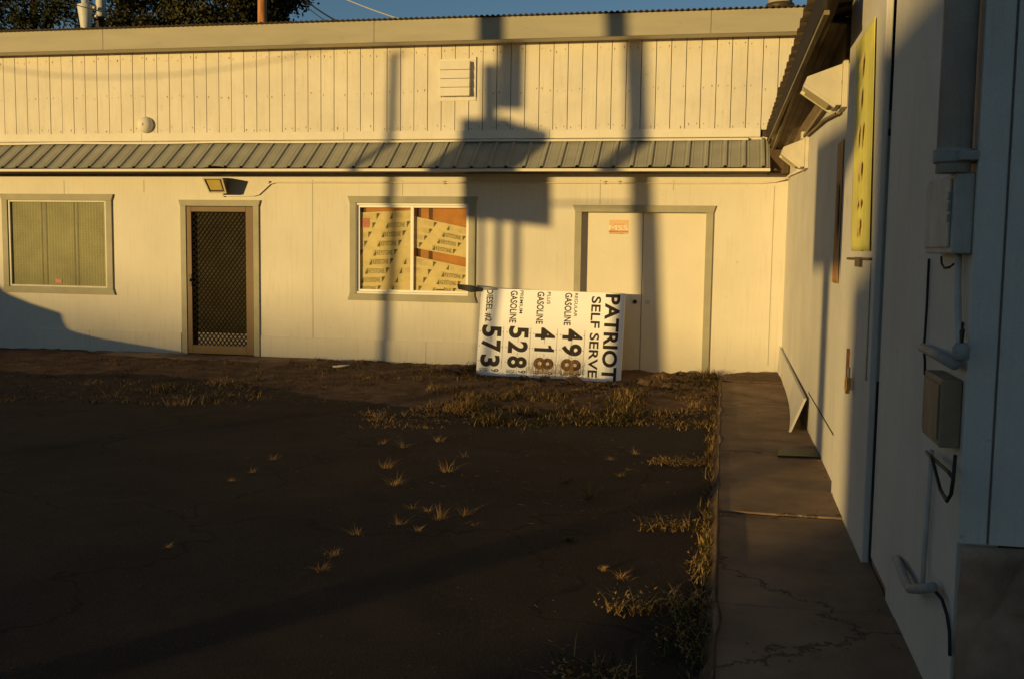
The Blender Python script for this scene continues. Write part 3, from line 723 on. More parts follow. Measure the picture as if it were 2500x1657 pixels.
for j in range(NZF+1):
    for i in range(NXF+1):
        x = SX+0.004+1.3*i/NXF; z = -0.5+1.155*j/NZF
        c_ = noise.voronoi(Vector((x*3.4, z*4.2, 2.0)))[0]
        vs.append((x, YE-0.018-0.055*min(1, (c_[1]-c_[0])*1.6)**.7*(0 if j in (0, NZF) else 1)-0.010*noise.noise(Vector((x*9, z*9, 0))), z))
fg.add(vs, [(j*(NXF+1)+i, j*(NXF+1)+i+1, (j+1)*(NXF+1)+i+1, (j+1)*(NXF+1)+i) for j in range(NZF) for i in range(NXF)])
fo_ = fg.build('foundation', [M['stone']], shed, smooth=True)
MB().box(SX+1.3, 4.0, YE-0.014, YE-0.0005, -0.5, 0.655).build('foundation', M['foundation'], shed)
# base seam line (skirt joint)
q = MB(); q.box(SX-0.004, SX-0.0005, YP0+0.003, -4.3, 0.345, 0.356); q.build('skirt_joint', M['darkgap'], shed)
# tall panel: sliding door
YP0 = side(2055, 600, SX-0.035).y
d = MB(); d.box(SX-0.035, SX-0.001, YP1, YP0, 0.0, 3.9)
door = d.build('sliding_door', M['shedwall'], shed, bevel=0.006)
d = MB(); d.box(SX-0.030, SX+0.12, YP1, YP0, 3.9, 6.0); d.build('wall', M['shedwall'], shed)
MB().box(SX+0.06, SX+0.10, -8.275, YP1, -0.1, 6.0).build('door_gap', M['black'], shed)
hp = MB(); z_ = 1.535; Xd = SX-0.036
ya_, yb_, ym_ = side(2072, 632, Xd).y, side(2129, 632, Xd).y, side(2100, 632, Xd).y
hp.tube([(Xd-0.006, ya_, z_), (Xd-0.006, yb_, z_+0.006)], 0.007, 8); hp.box(Xd-0.016, Xd, ym_-0.10, ym_+0.10, z_-0.04, z_+0.012)
hp.build('latch_rod', M['brownmetal'], door)
hp = MB(); hp.prism([(Xd-0.004, yb_+.04, 0.93), (Xd-0.004, yb_, 0.93), (Xd-0.004, yb_+.015, 1.52), (Xd-0.004, yb_+.025, 1.52)], (0.0038, 0, 0)); hp.build('strap_bar', M['casing'], door)
pa = side(2072, 880, Xd); pb = side(2078, 905, Xd)
hs = MB(); hs.box(Xd-0.012, Xd, pa.y-0.03, pa.y+0.02, pa.z-0.10, pa.z+0.07); hs.box(Xd-0.02, Xd, pa.y-0.09, pa.y-0.07, pa.z-0.18, pa.z-0.03); hs.build('hasp', M['rust'], door, bevel=0.003)
pb = side(2074, 925, Xd-0.02)
pdl = thing('padlock', (Xd-0.02, pb.y, pb.z-0.06), 'brass padlock hanging from the hasp on the sliding door', 'padlock')
MB().box(Xd-0.042, Xd-0.014, pb.y-0.03, pb.y+0.03, pb.z-0.06, pb.z+0.01).build('body', M['brass'], pdl, bevel=0.004)
MB().tube([(Xd-.028, pb.y-.02, pb.z+.005), (Xd-.028, pb.y-.02, pb.z+.045), (Xd-.028, pb.y-.008, pb.z+.06), (Xd-.028, pb.y+.008, pb.z+.06), (Xd-.028, pb.y+.02, pb.z+.045), (Xd-.028, pb.y+.02, pb.z+.005)], 0.005, 8).build('shackle', M['aluold'], pdl, smooth=True)
# eave
EX, EZ = 0.447, 3.0
def ez(y): return 3.0 - 0.0127*y
def ey(x): return x
ev = MB(); pitch = 0.0727; N = int(7.4/pitch*6); vs = []; fs = []
for i in range(N+1):
    y = 0.4 - 7.4*i/N; tt = (y/0.305) % 1.0; h = 0.034*max(0.0, min(1.0, (0.22-abs(tt-0.5))/0.08))
    wob = 0.010*noise.noise(Vector((y*1.3, 0, 8)))
    for xx_, zz_ in ((EX, ez(y)), (3.5, ez(y)+0.62)):
        vs += [(xx_+wob*(xx_ < 1), y, zz_+h), (xx_+wob*(xx_ < 1), y, zz_+h-0.004)]
for i in range(N):
    a, b = i*4, i*4+4; fs += [(a, b, b+2, a+2), (a+1, a+3, b+3, b+1), (a, a+1, b+1, b)]
ev.add(vs, fs); ev.build('roof', M['roofdark'], shed, smooth=True)
def fzb(y): return 2.935 + 0.008*y
def ebar(xa, xb, t0, b0):    # eave board whose top and bottom follow the sagging eave
    mb = MB(); P = []
    for y in (0.0, -2.1, -4.3, -7.6):
        P += [(xa, y, b0(y)), (xb, y, b0(y)), (xb, y, t0(y)), (xa, y, t0(y))]
    f = [(0, 1, 2, 3), (12, 15, 14, 13)]
    for k in range(3):
        a = k*4; f += [(a+j, a+(j+1) % 4, a+4+(j+1) % 4, a+4+j) for j in range(4)]
    return mb.add(P, f)
ebar(0.482, 0.502, lambda y: ez(y)-0.022, fzb).build('eave_fascia', M['eavedark'], shed)
ebar(0.486, 0.515, lambda y: fzb(y)-0.002, lambda y: fzb(y)-0.026).build('eave_trim', M['eavetrim'], shed)
def ebar2(xa, xb, f_a, f_b, th, ys_=(0.0, -1.6, -3.2, -4.8, -6.345), ):
    mb = MB(); P = []
    for y in ys_: P += [(xa, y, f_a(y)), (xb, y, f_b(y)), (xb, y, f_b(y)+th), (xa, y, f_a(y)+th)]
    n_ = len(ys_); f = [(0, 1, 2, 3), tuple(range(n_*4-4, n_*4))[::-1]]
    for k in range(n_-1):
        a = k*4; f += [(a+j, a+(j+1) % 4, a+4+(j+1) % 4, a+4+j) for j in range(4)]
    return mb.add(P, f)
sof = lambda i_: (lambda y: 2.86-0.030*i_ + (-y/6.4)*(0.21+0.026*i_))
for i in range(4):
    xa = 0.517+i*0.061
    ebar2(xa, xa+0.057, sof(i), sof(i+0.93), 0.014, (0.0, -1.6, -3.2, -4.8, -7.1 if i < 2 else -6.345)).build('eave_soffit', M['shedwood'], shed)
ebar2(0.545, 0.575, lambda y: sof(1)(y)-0.03, lambda y: sof(1)(y)-0.03, 0.028, (0.0, -3.2, -8.1)).build('eave_trim', M['eavetrim'], shed)
ebar2(0.738, 0.758, lambda y: 2.675, lambda y: 2.675, 0.40).build('eave_upper_strip', M['shedwood'], shed)  # dark brown strip covering the wall from its top up to the soffit
MB().box(0.715, 0.737, -6.34, -0.01, 2.672, 2.70).build('eave_trim', M['eavetrim'], shed, bevel=0.004)

# wall lamps under the eave
def wall_pack(y0, y1, zc, out, hgt, label):
    o = thing('wall_lamp', (SX-0.03, (y0+y1)/2, zc-hgt/2), label, 'lamp', 'wedge wall lamps under the eave')
    MB().box(SX-0.035, SX-0.001, y0-0.02, y1+0.02, zc-hgt/2-0.015, zc+hgt/2+0.015).build('backplate', M['lampgrey'], o, bevel=0.004)
    P = [(SX-0.036, y0, zc+hgt/2), (SX-out, y0, zc+hgt*0.20), (SX-out-0.012, y0, zc+hgt*0.02), (SX-0.07, y0, zc-hgt/2), (SX-0.036, y0, zc-hgt/2)]
    MB().prism(P, (0, y1-y0, 0)).build('hood', M['lampgrey'], o, bevel=0.005)
    A = Vector((SX-out-0.012, 0, zc+hgt*0.02)); B = Vector((SX-0.07, 0, zc-hgt/2)); nrm = Vector((-(A.z-B.z), 0, (A.x-B.x))).normalized()
    nrm = nrm if nrm.z < 0 else -nrm
    a_, b_ = A*0.88+B*0.12+nrm*0.004, A*0.15+B*0.85+nrm*0.004
    MB().prism([(a_.x, y0+0.03, a_.z), (a_.x, y1-0.03, a_.z), (b_.x, y1-0.03, b_.z), (b_.x, y0+0.03, b_.z)], nrm*0.012).build('lens', M['lens'], o)
    rm = MB()
    for (p_, q_, u_, v_) in ((y0, y0+.028, A, B), (y1-.028, y1, A, B)):
        rm.prism([(u_.x, p_, u_.z), (u_.x, q_, u_.z), (v_.x, q_, v_.z), (v_.x, p_, v_.z)], nrm*0.02)
    rm.build('rim', M['lampgrey'], o)
    return o
wall_pack(-3.22, -2.86, 2.51, 0.235, 0.27, 'wedge shaped wall lamp nearest the inside corner, lit by the sun')
wall_pack(-6.34, -6.02, 2.67, 0.26, 0.27, 'wedge shaped wall lamp half hidden behind the edge of the sliding door')
c2_ = thing('conduit_pipe', (SX-0.03, -3, 2.6), 'sagging conduit between the two wall lamps under the eave', 'pipe')
MB().tube([(SX-.02, -2.9, 2.70), (SX-.022, -3.3, 2.665), (SX-.02, -4.2, 2.63), (SX-.025, -5.0, 2.60), (SX-.02, -5.7, 2.55), (SX-.02, -6.1, 2.52)], 0.013, 8).build('pipe', M['shedwood'], c2_, smooth=True)
MB().box(SX-0.06, SX-.001, -3.02, -2.9, 2.66, 2.73).build('junction_box', M['lampgrey'], c2_, bevel=0.004)

# banners
rr = random.Random(11)
def cloth(y0, y1, z0, z1, X, amp, ny=24, nz=36, taper=0.0):
    mb = MB(); vs = []; fs = []
    for j in range(nz+1):
        for i in range(ny+1):
            u, v = i/ny, j/nz
            y = y0+(y1-y0)*u - taper*(1-v)
            x = X - 0.006 - amp*abs(noise.noise(Vector((u*6, v*1.2, X*9))))*(1.1-0.5*v)
            vs.append((x, y, z0+(z1-z0)*v + 0.008*noise.noise(Vector((u*5, v*3, 2)))))
    for j in range(nz):
        for i in range(ny):
            a = j*(ny+1)+i; fs.append((a, a+1, a+ny+2, a+ny+1))
    return mb.add(vs, fs)
ybn = thing('yellow_banner', (Xd-0.01, -7.4, 1.58), 'tall yellow banner with faded red marks hanging on the sliding door', 'banner')
bt0, bt1, bb0, bb1 = side(2095, 110, Xd), side(2142, 41, Xd), side(2082, 612, Xd), side(2121, 612, Xd)
cb_ = cloth(bt0.y, bt1.y, bb0.z, (bt0.z+bt1.z)/2, Xd, 0.010, taper=bt0.y-bb0.y if bt0.y > bb0.y else bt0.y-bb0.y).build('cloth', M['yellow'], ybn, smooth=True)
cb_.modifiers.new('thickness', 'SOLIDIFY').thickness = 0.002
rk = MB(); cuts_ = [(2.70, 2.55, .07), (2.52, 2.36, .04), (2.31, 2.14, .10), (2.10, 1.95, .09), (1.91, 1.80, .10), (1.77, 1.65, .08)]
for (za, zb2, wd) in cuts_:
    yc = (bt0.y+bt1.y)/2 - (bt0.y-bb0.y)*(2.8-za)/1.25; za, zb2 = za*.97+.045, zb2*.97+.045
    for q in range(7):
        y_ = yc + rr.uniform(-wd, wd); a_ = za - rr.uniform(0, .04); b_ = zb2 + rr.uniform(0, .05); w_ = rr.uniform(.012, .03)
        rk.prism([(Xd-0.0215-q*.0002, y_-w_, a_-.02), (Xd-0.0215-q*.0002, y_, a_), (Xd-0.0215-q*.0002, y_+w_, a_-.03), (Xd-0.0215-q*.0002, y_+w_*.7, b_), (Xd-0.0215-q*.0002, y_-w_*.5, b_+.02)], (0.0001, 0, 0))
rk.build('red_mark', M['redink'], ybn)
obn = thing('orange_banner', (SX-0.01, -6.15, 1.36), 'narrow sun bleached orange and brown banner beside the sliding door', 'banner')
ob_ = cloth(-5.93, -6.30, 1.36, 2.32, SX, 0.010, 12, 24).build('cloth', M['orangebanner'], obn, smooth=True)
ob_.modifiers.new('thickness', 'SOLIDIFY').thickness = 0.002
k_ = MB(); k_.prism([(SX-0.019, -6.18, 1.62), (SX-0.019, -6.10, 1.80), (SX-0.019, -6.12, 2.05), (SX-0.019, -6.20, 2.02), (SX-.019, -6.24, 1.80)], (0.001, 0, 0)); k_.build('dark_print', M['brownink'], obn)

# loose skirting plank at the wall's foot
pk_ = MB(); N = 26; vs = []; fs = []
for i in range(N+1):
    t = i/N; y = -0.12 - 4.32*t
    bend = 0.13*t**3.2
    top = Vector((SX-0.006-0.02*t, y, 0.345-0.03*t)); bot = Vector((SX-0.02-bend, y-0.10*t**2, 0.035-0.0*t))
    nn = Vector((-0.022, 0, 0))
    vs += [top, bot, bot+nn, top+nn]
for i in range(N):
    a, b = i*4, i*4+4
    fs += [(a, a+1, b+1, b), (a+1, a+2, b+2, b+1), (a+2, a+3, b+3, b+2), (a+3, a, b, b+3)]
fs += [(0, 3, 2, 1), (N*4, N*4+1, N*4+2, N*4+3)]
pk_.add(vs, fs); tag(pk_.build('loose_plank', M['shedwall']), 'long warped skirting plank leaning loose against the foot of the side wall', 'plank')
sp = MB(); sp.prism([(SX-.03, -0.10, 0.36), (SX-.03, -0.62, 0.34), (SX-0.05, -0.60, 0.02), (SX-.05, -0.12, 0.04)], (0.018, 0, 0))
tag(sp.build('board_scrap', M['shedwall']), 'short upright board scrap in the inside corner of the yard', 'board')
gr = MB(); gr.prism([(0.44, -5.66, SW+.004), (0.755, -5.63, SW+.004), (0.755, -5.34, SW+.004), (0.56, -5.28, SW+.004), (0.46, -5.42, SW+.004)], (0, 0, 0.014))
tag(gr.build('dark_piece', M['black'], bevel=0.004), 'flat dark piece on the sidewalk by the wall', 'plate')  # thin near-black flat shape on the slab

# electrical gear near the corner
def px_box(xa, xb, ya, yb2, X):  # far x, near x, top y, bottom y (photo)
    f_ = side(xa, ya, X); n_ = side(xb, ya, X); b_ = side(xb, yb2, X); return f_.y, n_.y, n_.z, b_.z
X1 = 0.70
yf, yn, zt, zb = px_box(2268, 2334, 422, 620, X1)
mbx = thing('meter_box', (X1, (yf+yn)/2, zb), 'pale painted electrical box near the building corner under the thick mast pipe', 'box')
MB().box(X1, SX-0.001, yn, yf, zb, zt).build('cabinet', M['boxgrey'], mbx, bevel=0.006)
MB().box(X1-0.008, X1-0.0005, yn+0.035, yf-0.02, zb+0.02, zt-0.015).build('lid', M['boxgrey'], mbx, bevel=0.003)
lb = MB(); 
for k in range(3): lb.box(X1-0.014, X1-.008, yn+0.03, yn+0.055, zb+0.10+k*0.035, zb+0.125+k*0.035)
lb.build('hinge', M['boxgrey'], mbx, bevel=0.002)
P0, P1 = side(2347, 0, 0.695), side(2325, 415, 0.695)
yc = (P0.y+P1.y)/2
cdt = thing('conduit_pipe', (0.74, -9.9, 1.2), 'painted conduit between the pale electrical box and the capped pipe stub', 'pipe')
MB().tube([side(2340, 618, .738), side(2338, 700, .738), side(2340, 790, .738), side(2345, 846, .725)], 0.011, 10).build('pipe', M['boxgrey'], cdt, smooth=True)
cd2 = thing('conduit_pipe', (0.745, -9.5, 0.5), 'slim painted conduit dropping from the tan box towards the drain pipe', 'pipe')
MB().tube([side(2275, 1098, .742), side(2268, 1200, .745), side(2258, 1330, .745), side(2252, 1430, .735)], 0.009, 10).build('pipe', M['boxgrey'], cd2, smooth=True)
mast = thing('mast_pipe', (0.70, yc, zt), 'thick painted service mast pipe rising above the electrical box', 'pipe')
MB().tube([(0.697, yc, zt), (0.697, yc, 6.0)], 0.052, 18).build('pipe', M['boxgrey'], mast, smooth=True)
bz = side(2335, 372, 0.68).z
mb_ = MB(); mb_.lathe((0.697, yc, bz-0.025), [(0.058, 0), (0.062, 0.004), (0.062, 0.04), (0.058, 0.045)], 18); mb_.box(0.697, 0.755, yc-0.075, yc+0.075, bz-0.02, bz+0.01)
mb_.build('strap_clamp', M['pipe'], mast, bevel=0.003)
X2 = 0.695
yf, yn, z2t, z2b = px_box(2257, 2300, 926, 1100, X2)
lbx = thing('lower_box', (X2, (yf+yn)/2, z2b), 'rusty tan lower electrical box near the building corner', 'box')
MB().box(X2, SX-0.001, yn, yf, z2b, z2t).build('cabinet', M['boxtan'], lbx, bevel=0.006)
MB().box(X2-0.006, X2-0.0005, yn+0.02, yf-0.02, z2b+0.02, z2t-0.02).build('lid', M['boxtan'], lbx, bevel=0.003)
cw = thing('wire_run', (0.74, -9.33, 1.2), 'thin dark wire running down the wall from the upper box to the pipe stub', 'wire')
MB().tube([side(2268, 632, .752), side(2262, 760, .752), side(2258, 820, .750), side(2255, 850, .745), side(2258, 880, .748), side(2258, 915, .748)], 0.005, 8).build('wire', M['cable'], cw, smooth=True)
st2 = thing('pipe_stub', (0.72, -9.6, 1.2), 'slanted painted pipe stub with a capped end and cut wires above the tan box', 'pipe')
MB().tube([side(2252, 848, .735), side(2290, 866, .725), side(2330, 888, .715)], [0.017, 0.018, 0.019], 12).build('pipe', M['pipe'], st2, smooth=True)
pc = side(2346, 858, .715)
MB().lathe(pc-Vector((0, 0, .028)), [(0.012, 0), (0.024, 0.006), (0.026, 0.04), (0.016, 0.055)], 14).build('cap', M['pipe'], st2, smooth=True)
cs = MB()
for dx, dz in ((-.02, .05), (0.0, .07), (.016, .045)): cs.tube([pc+Vector((0, dx*.4, .02)), pc+Vector((0, dx, .02+dz))], 0.004, 6)
cs.tube([pc+Vector((0, 0.012, 0.02)), side(2347, 815, .72), side(2353, 790, .73)], 0.003, 6)
cs.build('cut_wire', M['cable'], st2)
lp = thing('cable_loop', (0.70, -9.7, 0.7), 'black drooping cable loops hanging below the tan box', 'cable')
MB().tube([side(2262, 1102, .71), side(2275, 1118, .70), side(2284, 1150, .70), side(2296, 1195, .70), side(2312, 1222, .70), side(2322, 1205, .70), side(2327, 1170, .70), side(2332, 1110, .71)], 0.006, 8).build('loop', M['cable'], lp, smooth=True)
MB().tube([side(2270, 1110, .72), side(2290, 1128, .71), side(2315, 1150, .71), side(2328, 1168, .71)], 0.006, 8).build('loop', M['cable'], lp, smooth=True)
wl2 = thing('cable_loop', (0.73, -9.6, 1.55), 'small black wire loop under the pale electrical box', 'cable')
MB().tube([side(2298, 628, .72), side(2299, 645, .715), side(2306, 655, .715), side(2318, 653, .715), side(2328, 645, .73)], 0.004, 8).build('loop', M['cable'], wl2, smooth=True)
el = thing('pipe_elbow', (0.70, -9.2, 0.2), 'bent painted drain pipe low on the side wall by the sidewalk', 'pipe')
MB().tube([side(2188, 1362, .745), side(2196, 1378, .725), side(2212, 1420, .715), side(2221, 1436, .712), side(2240, 1437, .712), side(2278, 1432, .72)], 0.017, 12).build('pipe', M['pipe'], el, smooth=True)
MB().tube([side(2280, 1438, .73), side(2300, 1462, .74), side(2312, 1500, .75), side(2318, 1540, .752), side(2319, 1600, .752)], 0.006, 8).build('cable', M['cable'], el, smooth=True)

# ------------------------------------------------------------------ roof and background things
p = fac(1904, 24, 1.6)
rv = thing('roof_vent', (p.x, 1.6, FZ1), 'round dark roof vent pipe with a collar behind the roof edge', 'vent')
MB().lathe((p.x, 1.6, FZ1), [(0.155, 0), (0.155, p.z-FZ1+0.02)], 24).build('base', M['rust'], rv, smooth=True)
MB().lathe((p.x, 1.6, p.z-0.02), [(0.17, 0), (0.20, 0.02), (0.205, 0.06), (0.19, 0.09), (0.16, 0.10)], 24).build('collar', M['brownmetal'], rv, smooth=True)
MB().lathe((p.x, 1.6, p.z+0.08), [(0.165, 0), (0.165, 0.8)], 24).build('stack', M['aluold'], rv, smooth=True)
b0 = fac(639, 45, 9.0)
wp = thing('utility_pole', (b0.x, 9, GZ), 'bare orange brown wooden pole rising behind the roof', 'pole')
MB().tube([(b0.x, 9, GZ), (b0.x+.02, 9, 9.5)], [0.12, 0.10], 14).build('pole', M['wood'], wp, smooth=True)
MB().box(b0.x-0.9, b0.x+0.9, 8.8, 8.9, 8.8, 8.92).build('crossarm', M['wood'], wp)
b1 = fac(247, 50, 14.0)
up = thing('utility_pole', (b1.x, 14, GZ), 'utility pole carrying two white transformer cans, before the dark trees', 'pole')
MB().tube([(b1.x, 14, GZ), (b1.x, 14, 12)], [0.16, 0.12], 14).build('pole', M['bark'], up, smooth=True)
pxm = 27.5/2500.0*1.0   # metres per photo pixel at that depth
t1 = fac(246, 42, 13.6); 
tr = MB(); tr.lathe((t1.x, 13.6, t1.z), [(0.10, 0), (0.125, 0.01), (0.13, 0.7), (0.12, 0.75), (0.05, .8)], 20); cn1 = tr.build('transformer', M['can'], up, smooth=True)
t2 = fac(209, 70, 13.4)
tr = MB(); tr.lathe((t2.x, 13.4, t2.z-0.05), [(0.12, 0), (0.13, 0.05), (0.215, 0.66), (0.21, 0.70), (0.10, 0.74), (0.09, 1.2)], 24); cn2 = tr.build('transformer', M['can'], up, smooth=True)
ins = MB()
for px, py in ((230, 19), (235, 40)):
    q = fac(px, py, 13.35); ins.lathe((q.x, 13.35, q.z-0.04), [(0.02, 0), (0.045, 0.01), (0.05, 0.05), (0.02, 0.08)], 12)
ins.build('insulator', M['ceramic'], up, smooth=True)
bkt = MB(); bkt.box(t1.x-0.3, t1.x+0.1, 13.7, 13.76, t1.z-0.06, t1.z-0.02); bkt.box(t2.x, t1.x, 13.6, 13.66, t1.z+0.25, t1.z+0.3); bkt.build('bracket', M['brownmetal'], up)
def wire(name, pts, r, label, mt='cable'):
    P = []
    for i in range(25):
        t = i/24; a, b, c = pts
        P.append(a*(1-t)**2 + b*2*t*(1-t) + c*t**2)
    o = MB().tube(P, r, 6).build(name, M[mt], smooth=True); return tag(o, label, 'wire')
wire('overhead_cable', [fac(700, -40, 9), fac(760, 20, 7.5), fac(822, 52, 6.0)], 0.016, 'dark service cable dropping to the roof beside the trees')
wire('overhead_cable', [fac(715, -20, 9), fac(750, 25, 7.5), fac(796, 52, 6.0)], 0.008, 'thinner drop wire just left of the dark service cable')
wire('overhead_cable', [fac(780, -30, 9), fac(880, 18, 7), fac(985, 50, 5.2)], 0.012, 'longer cable slanting down to the roof across open sky', 'aluold')
wire('overhead_cable', [fac(120, -2, 13), fac(190, 13, 13), fac(268, 36, 13)], 0.010, 'black wire crossing in front of the white transformer cans')

# trees: trunk, limbs and crown of leaf clumps
def tree(cx, cy, h, blobs, nleaf, label, seed, mt, sz=0.13):
    r = random.Random(seed)
    o = thing('leafy_tree', (cx, cy, GZ), label, 'tree', 'trees behind the store building')
    t = MB(); t.tube([(cx, cy, GZ), (cx+.1, cy, h*.3), (cx-.05, cy, h*.6), (cx+.1, cy, h*.85)], [0.35, 0.28, 0.18, 0.07], 10)
    for b in blobs:
        s0 = Vector((cx, cy, max(3.0, b[2]-2.5))); e0 = Vector(b[:3]); t.tube([s0, (s0+e0)/2+Vector((0, 0, .4)), e0], [0.12, 0.07, 0.03], 7)
    t.build('trunk', M['bark'], o)
    cr_ = MB()
    tot = sum(b[3]**2 for b in blobs)
    for b in blobs:
        k = int(nleaf*b[3]**2/tot)
        cl = []
        for _ in range(max(5, int(22*b[3]))):
            d_ = Vector((r.gauss(0, 1), r.gauss(0, 1), r.gauss(0, 1))).normalized()
            cl.append(Vector(b[:3]) + Vector((d_.x*b[3], d_.y*b[3], d_.z*b[3]*b[4]))*(r.random()**0.45))
        for _ in range(k):
            c = r.choice(cl); p_ = c + Vector((r.gauss(0, .22), r.gauss(0, .22), r.gauss(0, .17)))
            a_ = Vector((r.uniform(-1, 1), r.uniform(-1, 1), r.uniform(-1.2, .3))).normalized()
            b_ = a_.orthogonal().normalized(); b_.rotate(Matrix.Rotation(r.uniform(0, 6.28), 3, a_))
            L_, W_ = sz*r.uniform(.7, 1.5), sz*r.uniform(.22, .42)
            cr_.add([p_, p_+a_*L_*.5+b_*W_, p_+a_*L_, p_+a_*L_*.5-b_*W_], [(0, 1, 2, 3)])
    cr_.build('crown', M[mt], o)
    return o
def bl(px, py, Y, r, sq=0.8): q = fac(px, py, Y); return (q.x, q.y, q.z, r, sq)
tree(fac(60, 40, 22).x, 22.5, 15, [bl(-60, 40, 22, 1.6), bl(60, 62, 22, 1.0), bl(140, 30, 22, 0.9), bl(95, -60, 22, 1.3), bl(0, -10, 23, 1.2), bl(230, 60, 22, 0.8), bl(215, -60, 22.5, 1.3)], 12500, 'dark leafy tree at the far left behind the transformer cans', 3, 'leaf')
tree(fac(400, 20, 20).x, 20.5, 14, [bl(310, 30, 20, 1.0), bl(400, 50, 20, 1.0), bl(340, -50, 20, 1.3), bl(470, 25, 20, 0.9), bl(480, -60, 20, 1.3), bl(540, 55, 20, 0.8), bl(600, -10, 20, 0.75)], 14000, 'dense dark tree between the transformer cans and the bare wooden pole', 4, 'leaf2')
tree(fac(640, 20, 24).x, 24.5, 14, [bl(590, 20, 24, 1.1), bl(660, 30, 24, 0.85), bl(690, -25, 24, 0.9), bl(620, -60, 24, 1.2), bl(725, -5, 24, 0.42)], 9000, 'olive leafy tree with drooping tips right of the bare wooden pole', 5, 'leaf2', 0.15)

# ------------------------------------------------------------------ things outside the frame that cast the long shadows (unseen, up-sun, outlines taken from those shadows)
ca, sa, te = math.cos(AZ), math.sin(AZ), math.tan(EL)
def up_sun(P, L): return Vector((P[0]-L*sa, P[1]-L*ca, P[2]+L*te))
UPS = Vector((-sa, -ca, te))
def sh_prism(poly, L, th): return MB().prism([up_sun(p, L) for p in poly], UPS*th)
def F(px, py): q = fac(px, py); return (q.x, 0.0, q.z)
# thin pole
q0 = fac(967, 130); q1 = fac(940, 868)
a_, b_ = up_sun((q0.x, 0, q0.z), 17), up_sun((q1.x, 0, q1.z), 17); gdir = (b_-a_)/(b_.z-a_.z)
lpole = thing('light_pole', b_+gdir*(GZ-b_.z), 'slim leaning metal pole out of frame, up-sun of the yard', 'pole')
MB().tube([a_, b_+gdir*(GZ-b_.z)], [0.058, 0.066], 12).build('pole', M['brownmetal'], lpole, smooth=True)
q = up_sun((q0.x+0.2, 0, q0.z-0.01), 17); MB().tube([a_, q], 0.02, 8).build('arm', M['brownmetal'], lpole)
# sign cabinet on posts
cpos = up_sun(F(1236, 860), 15)
ss = thing('roadside_sign', (cpos.x, cpos.y, GZ), 'tall roadside sign cabinet on steel posts, out of frame', 'sign')
sh_prism([F(1128, 290), F(1240, 288), F(1262, 300), F(1347, 322), F(1347, 556), F(1200, 540), F(1128, 536)], 14.0, 0.35).build('cabinet', M['dist'], ss)
def post(pa, pb, L, r, name, par):
    A, B = up_sun(F(*pa), L), up_sun(F(*pb), L); A = A + Vector((0, 0, 2.0 if pa[1] < 90 else 0)); 
    MB().tube([A, B], r, 12).build(name, M['brownmetal'], par, smooth=True)
post((1250, 40), (1250, 268), 15, 0.155, 'upper_post', ss)
post((1199, 158), (1199, 300), 15, 0.085, 'upper_post', ss)
for px, r in ((1176, 0.035), (1218, 0.045), (1262, 0.045)): post((px, 530), (px-6, 1000), 15, r, 'lower_post', ss)
# main pole c
q0 = fac(1557, 200); q1 = fac(1580, 880)
A, B = up_sun((q0.x, 0, q0.z), 17), up_sun((q1.x, 0, q1.z), 17); gdir = (A-B)/(A.z-B.z)
up2 = thing('utility_pole', B+gdir*(GZ-B.z), 'stout pole out of frame, second of the poles up-sun of the double door', 'pole')
MB().tube([A+gdir*4, B+gdir*(GZ-B.z)], [0.12, 0.135], 14).build('pole', M['wood'], up2, smooth=True)
sh_prism([F(1340, 494), F(1590, 494), F(1590, 501), F(1340, 501)], 15.5, 0.05).build('brace', M['brownmetal'], ss)
# wire shadow on the upper boards
wa_, wb2, wc_ = up_sun(F(-40, 158), 12), up_sun(F(270, 228), 12), up_sun(F(680, 148), 12)
P = []
for i in range(33):
    t = i/32*1.3-0.15; P.append(wa_*(1-t)**2+wb2*2*t*(1-t)+wc_*t**2)
tag(MB().tube(P, 0.009, 6).build('overhead_cable', M['cable']), 'sagging overhead cable out of frame, up-sun of the long building', 'wire')
# side wall: second sign on a pole
def Sd(px, py): q = side(px, py); return (q.x, q.y, q.z)
q0 = side(2012, 800)
pB = up_sun((SX, q0.y, 0), 18)
s2 = thing('roadside_sign', (pB.x, pB.y, GZ), 'smaller out of frame sign on a single pole, up-sun of the side wall', 'sign')
MB().tube([(pB.x, pB.y, GZ), (pB.x, pB.y, 3.2)], 0.145, 12).build('post', M['brownmetal'], s2, smooth=True)
yl, yr = side(1990, 500).y, side(2062, 500).y
sh_prism([(SX, yl, 2.5), (SX, -6.45, 2.42), (SX, -6.5, 2.72), (SX, yr-0.9, 2.74), (SX, yr-0.9, 2.2), (SX, yr-0.1, 2.0), (SX, yr, 1.45), (SX, yl, 1.42)], 18, 0.3).build('cabinet', M['dist'], s2)
# neighbouring building that shades the near end
nbp = up_sun((SX, -11, 0), 30)
nb = thing('neighbour_building', (nbp.x, nbp.y, GZ), 'low neighbouring building out of frame behind the photographer', 'building')
NZ = -1.9
sh_prism([(SX, -7.33, NZ), (SX, -30, NZ), (SX, -30, 2.62), (SX, -7.93, 2.62), (SX, -7.93, 1.52), (SX, -7.33, 1.42)], 30, 7).build('wall', M['dist'], nb)
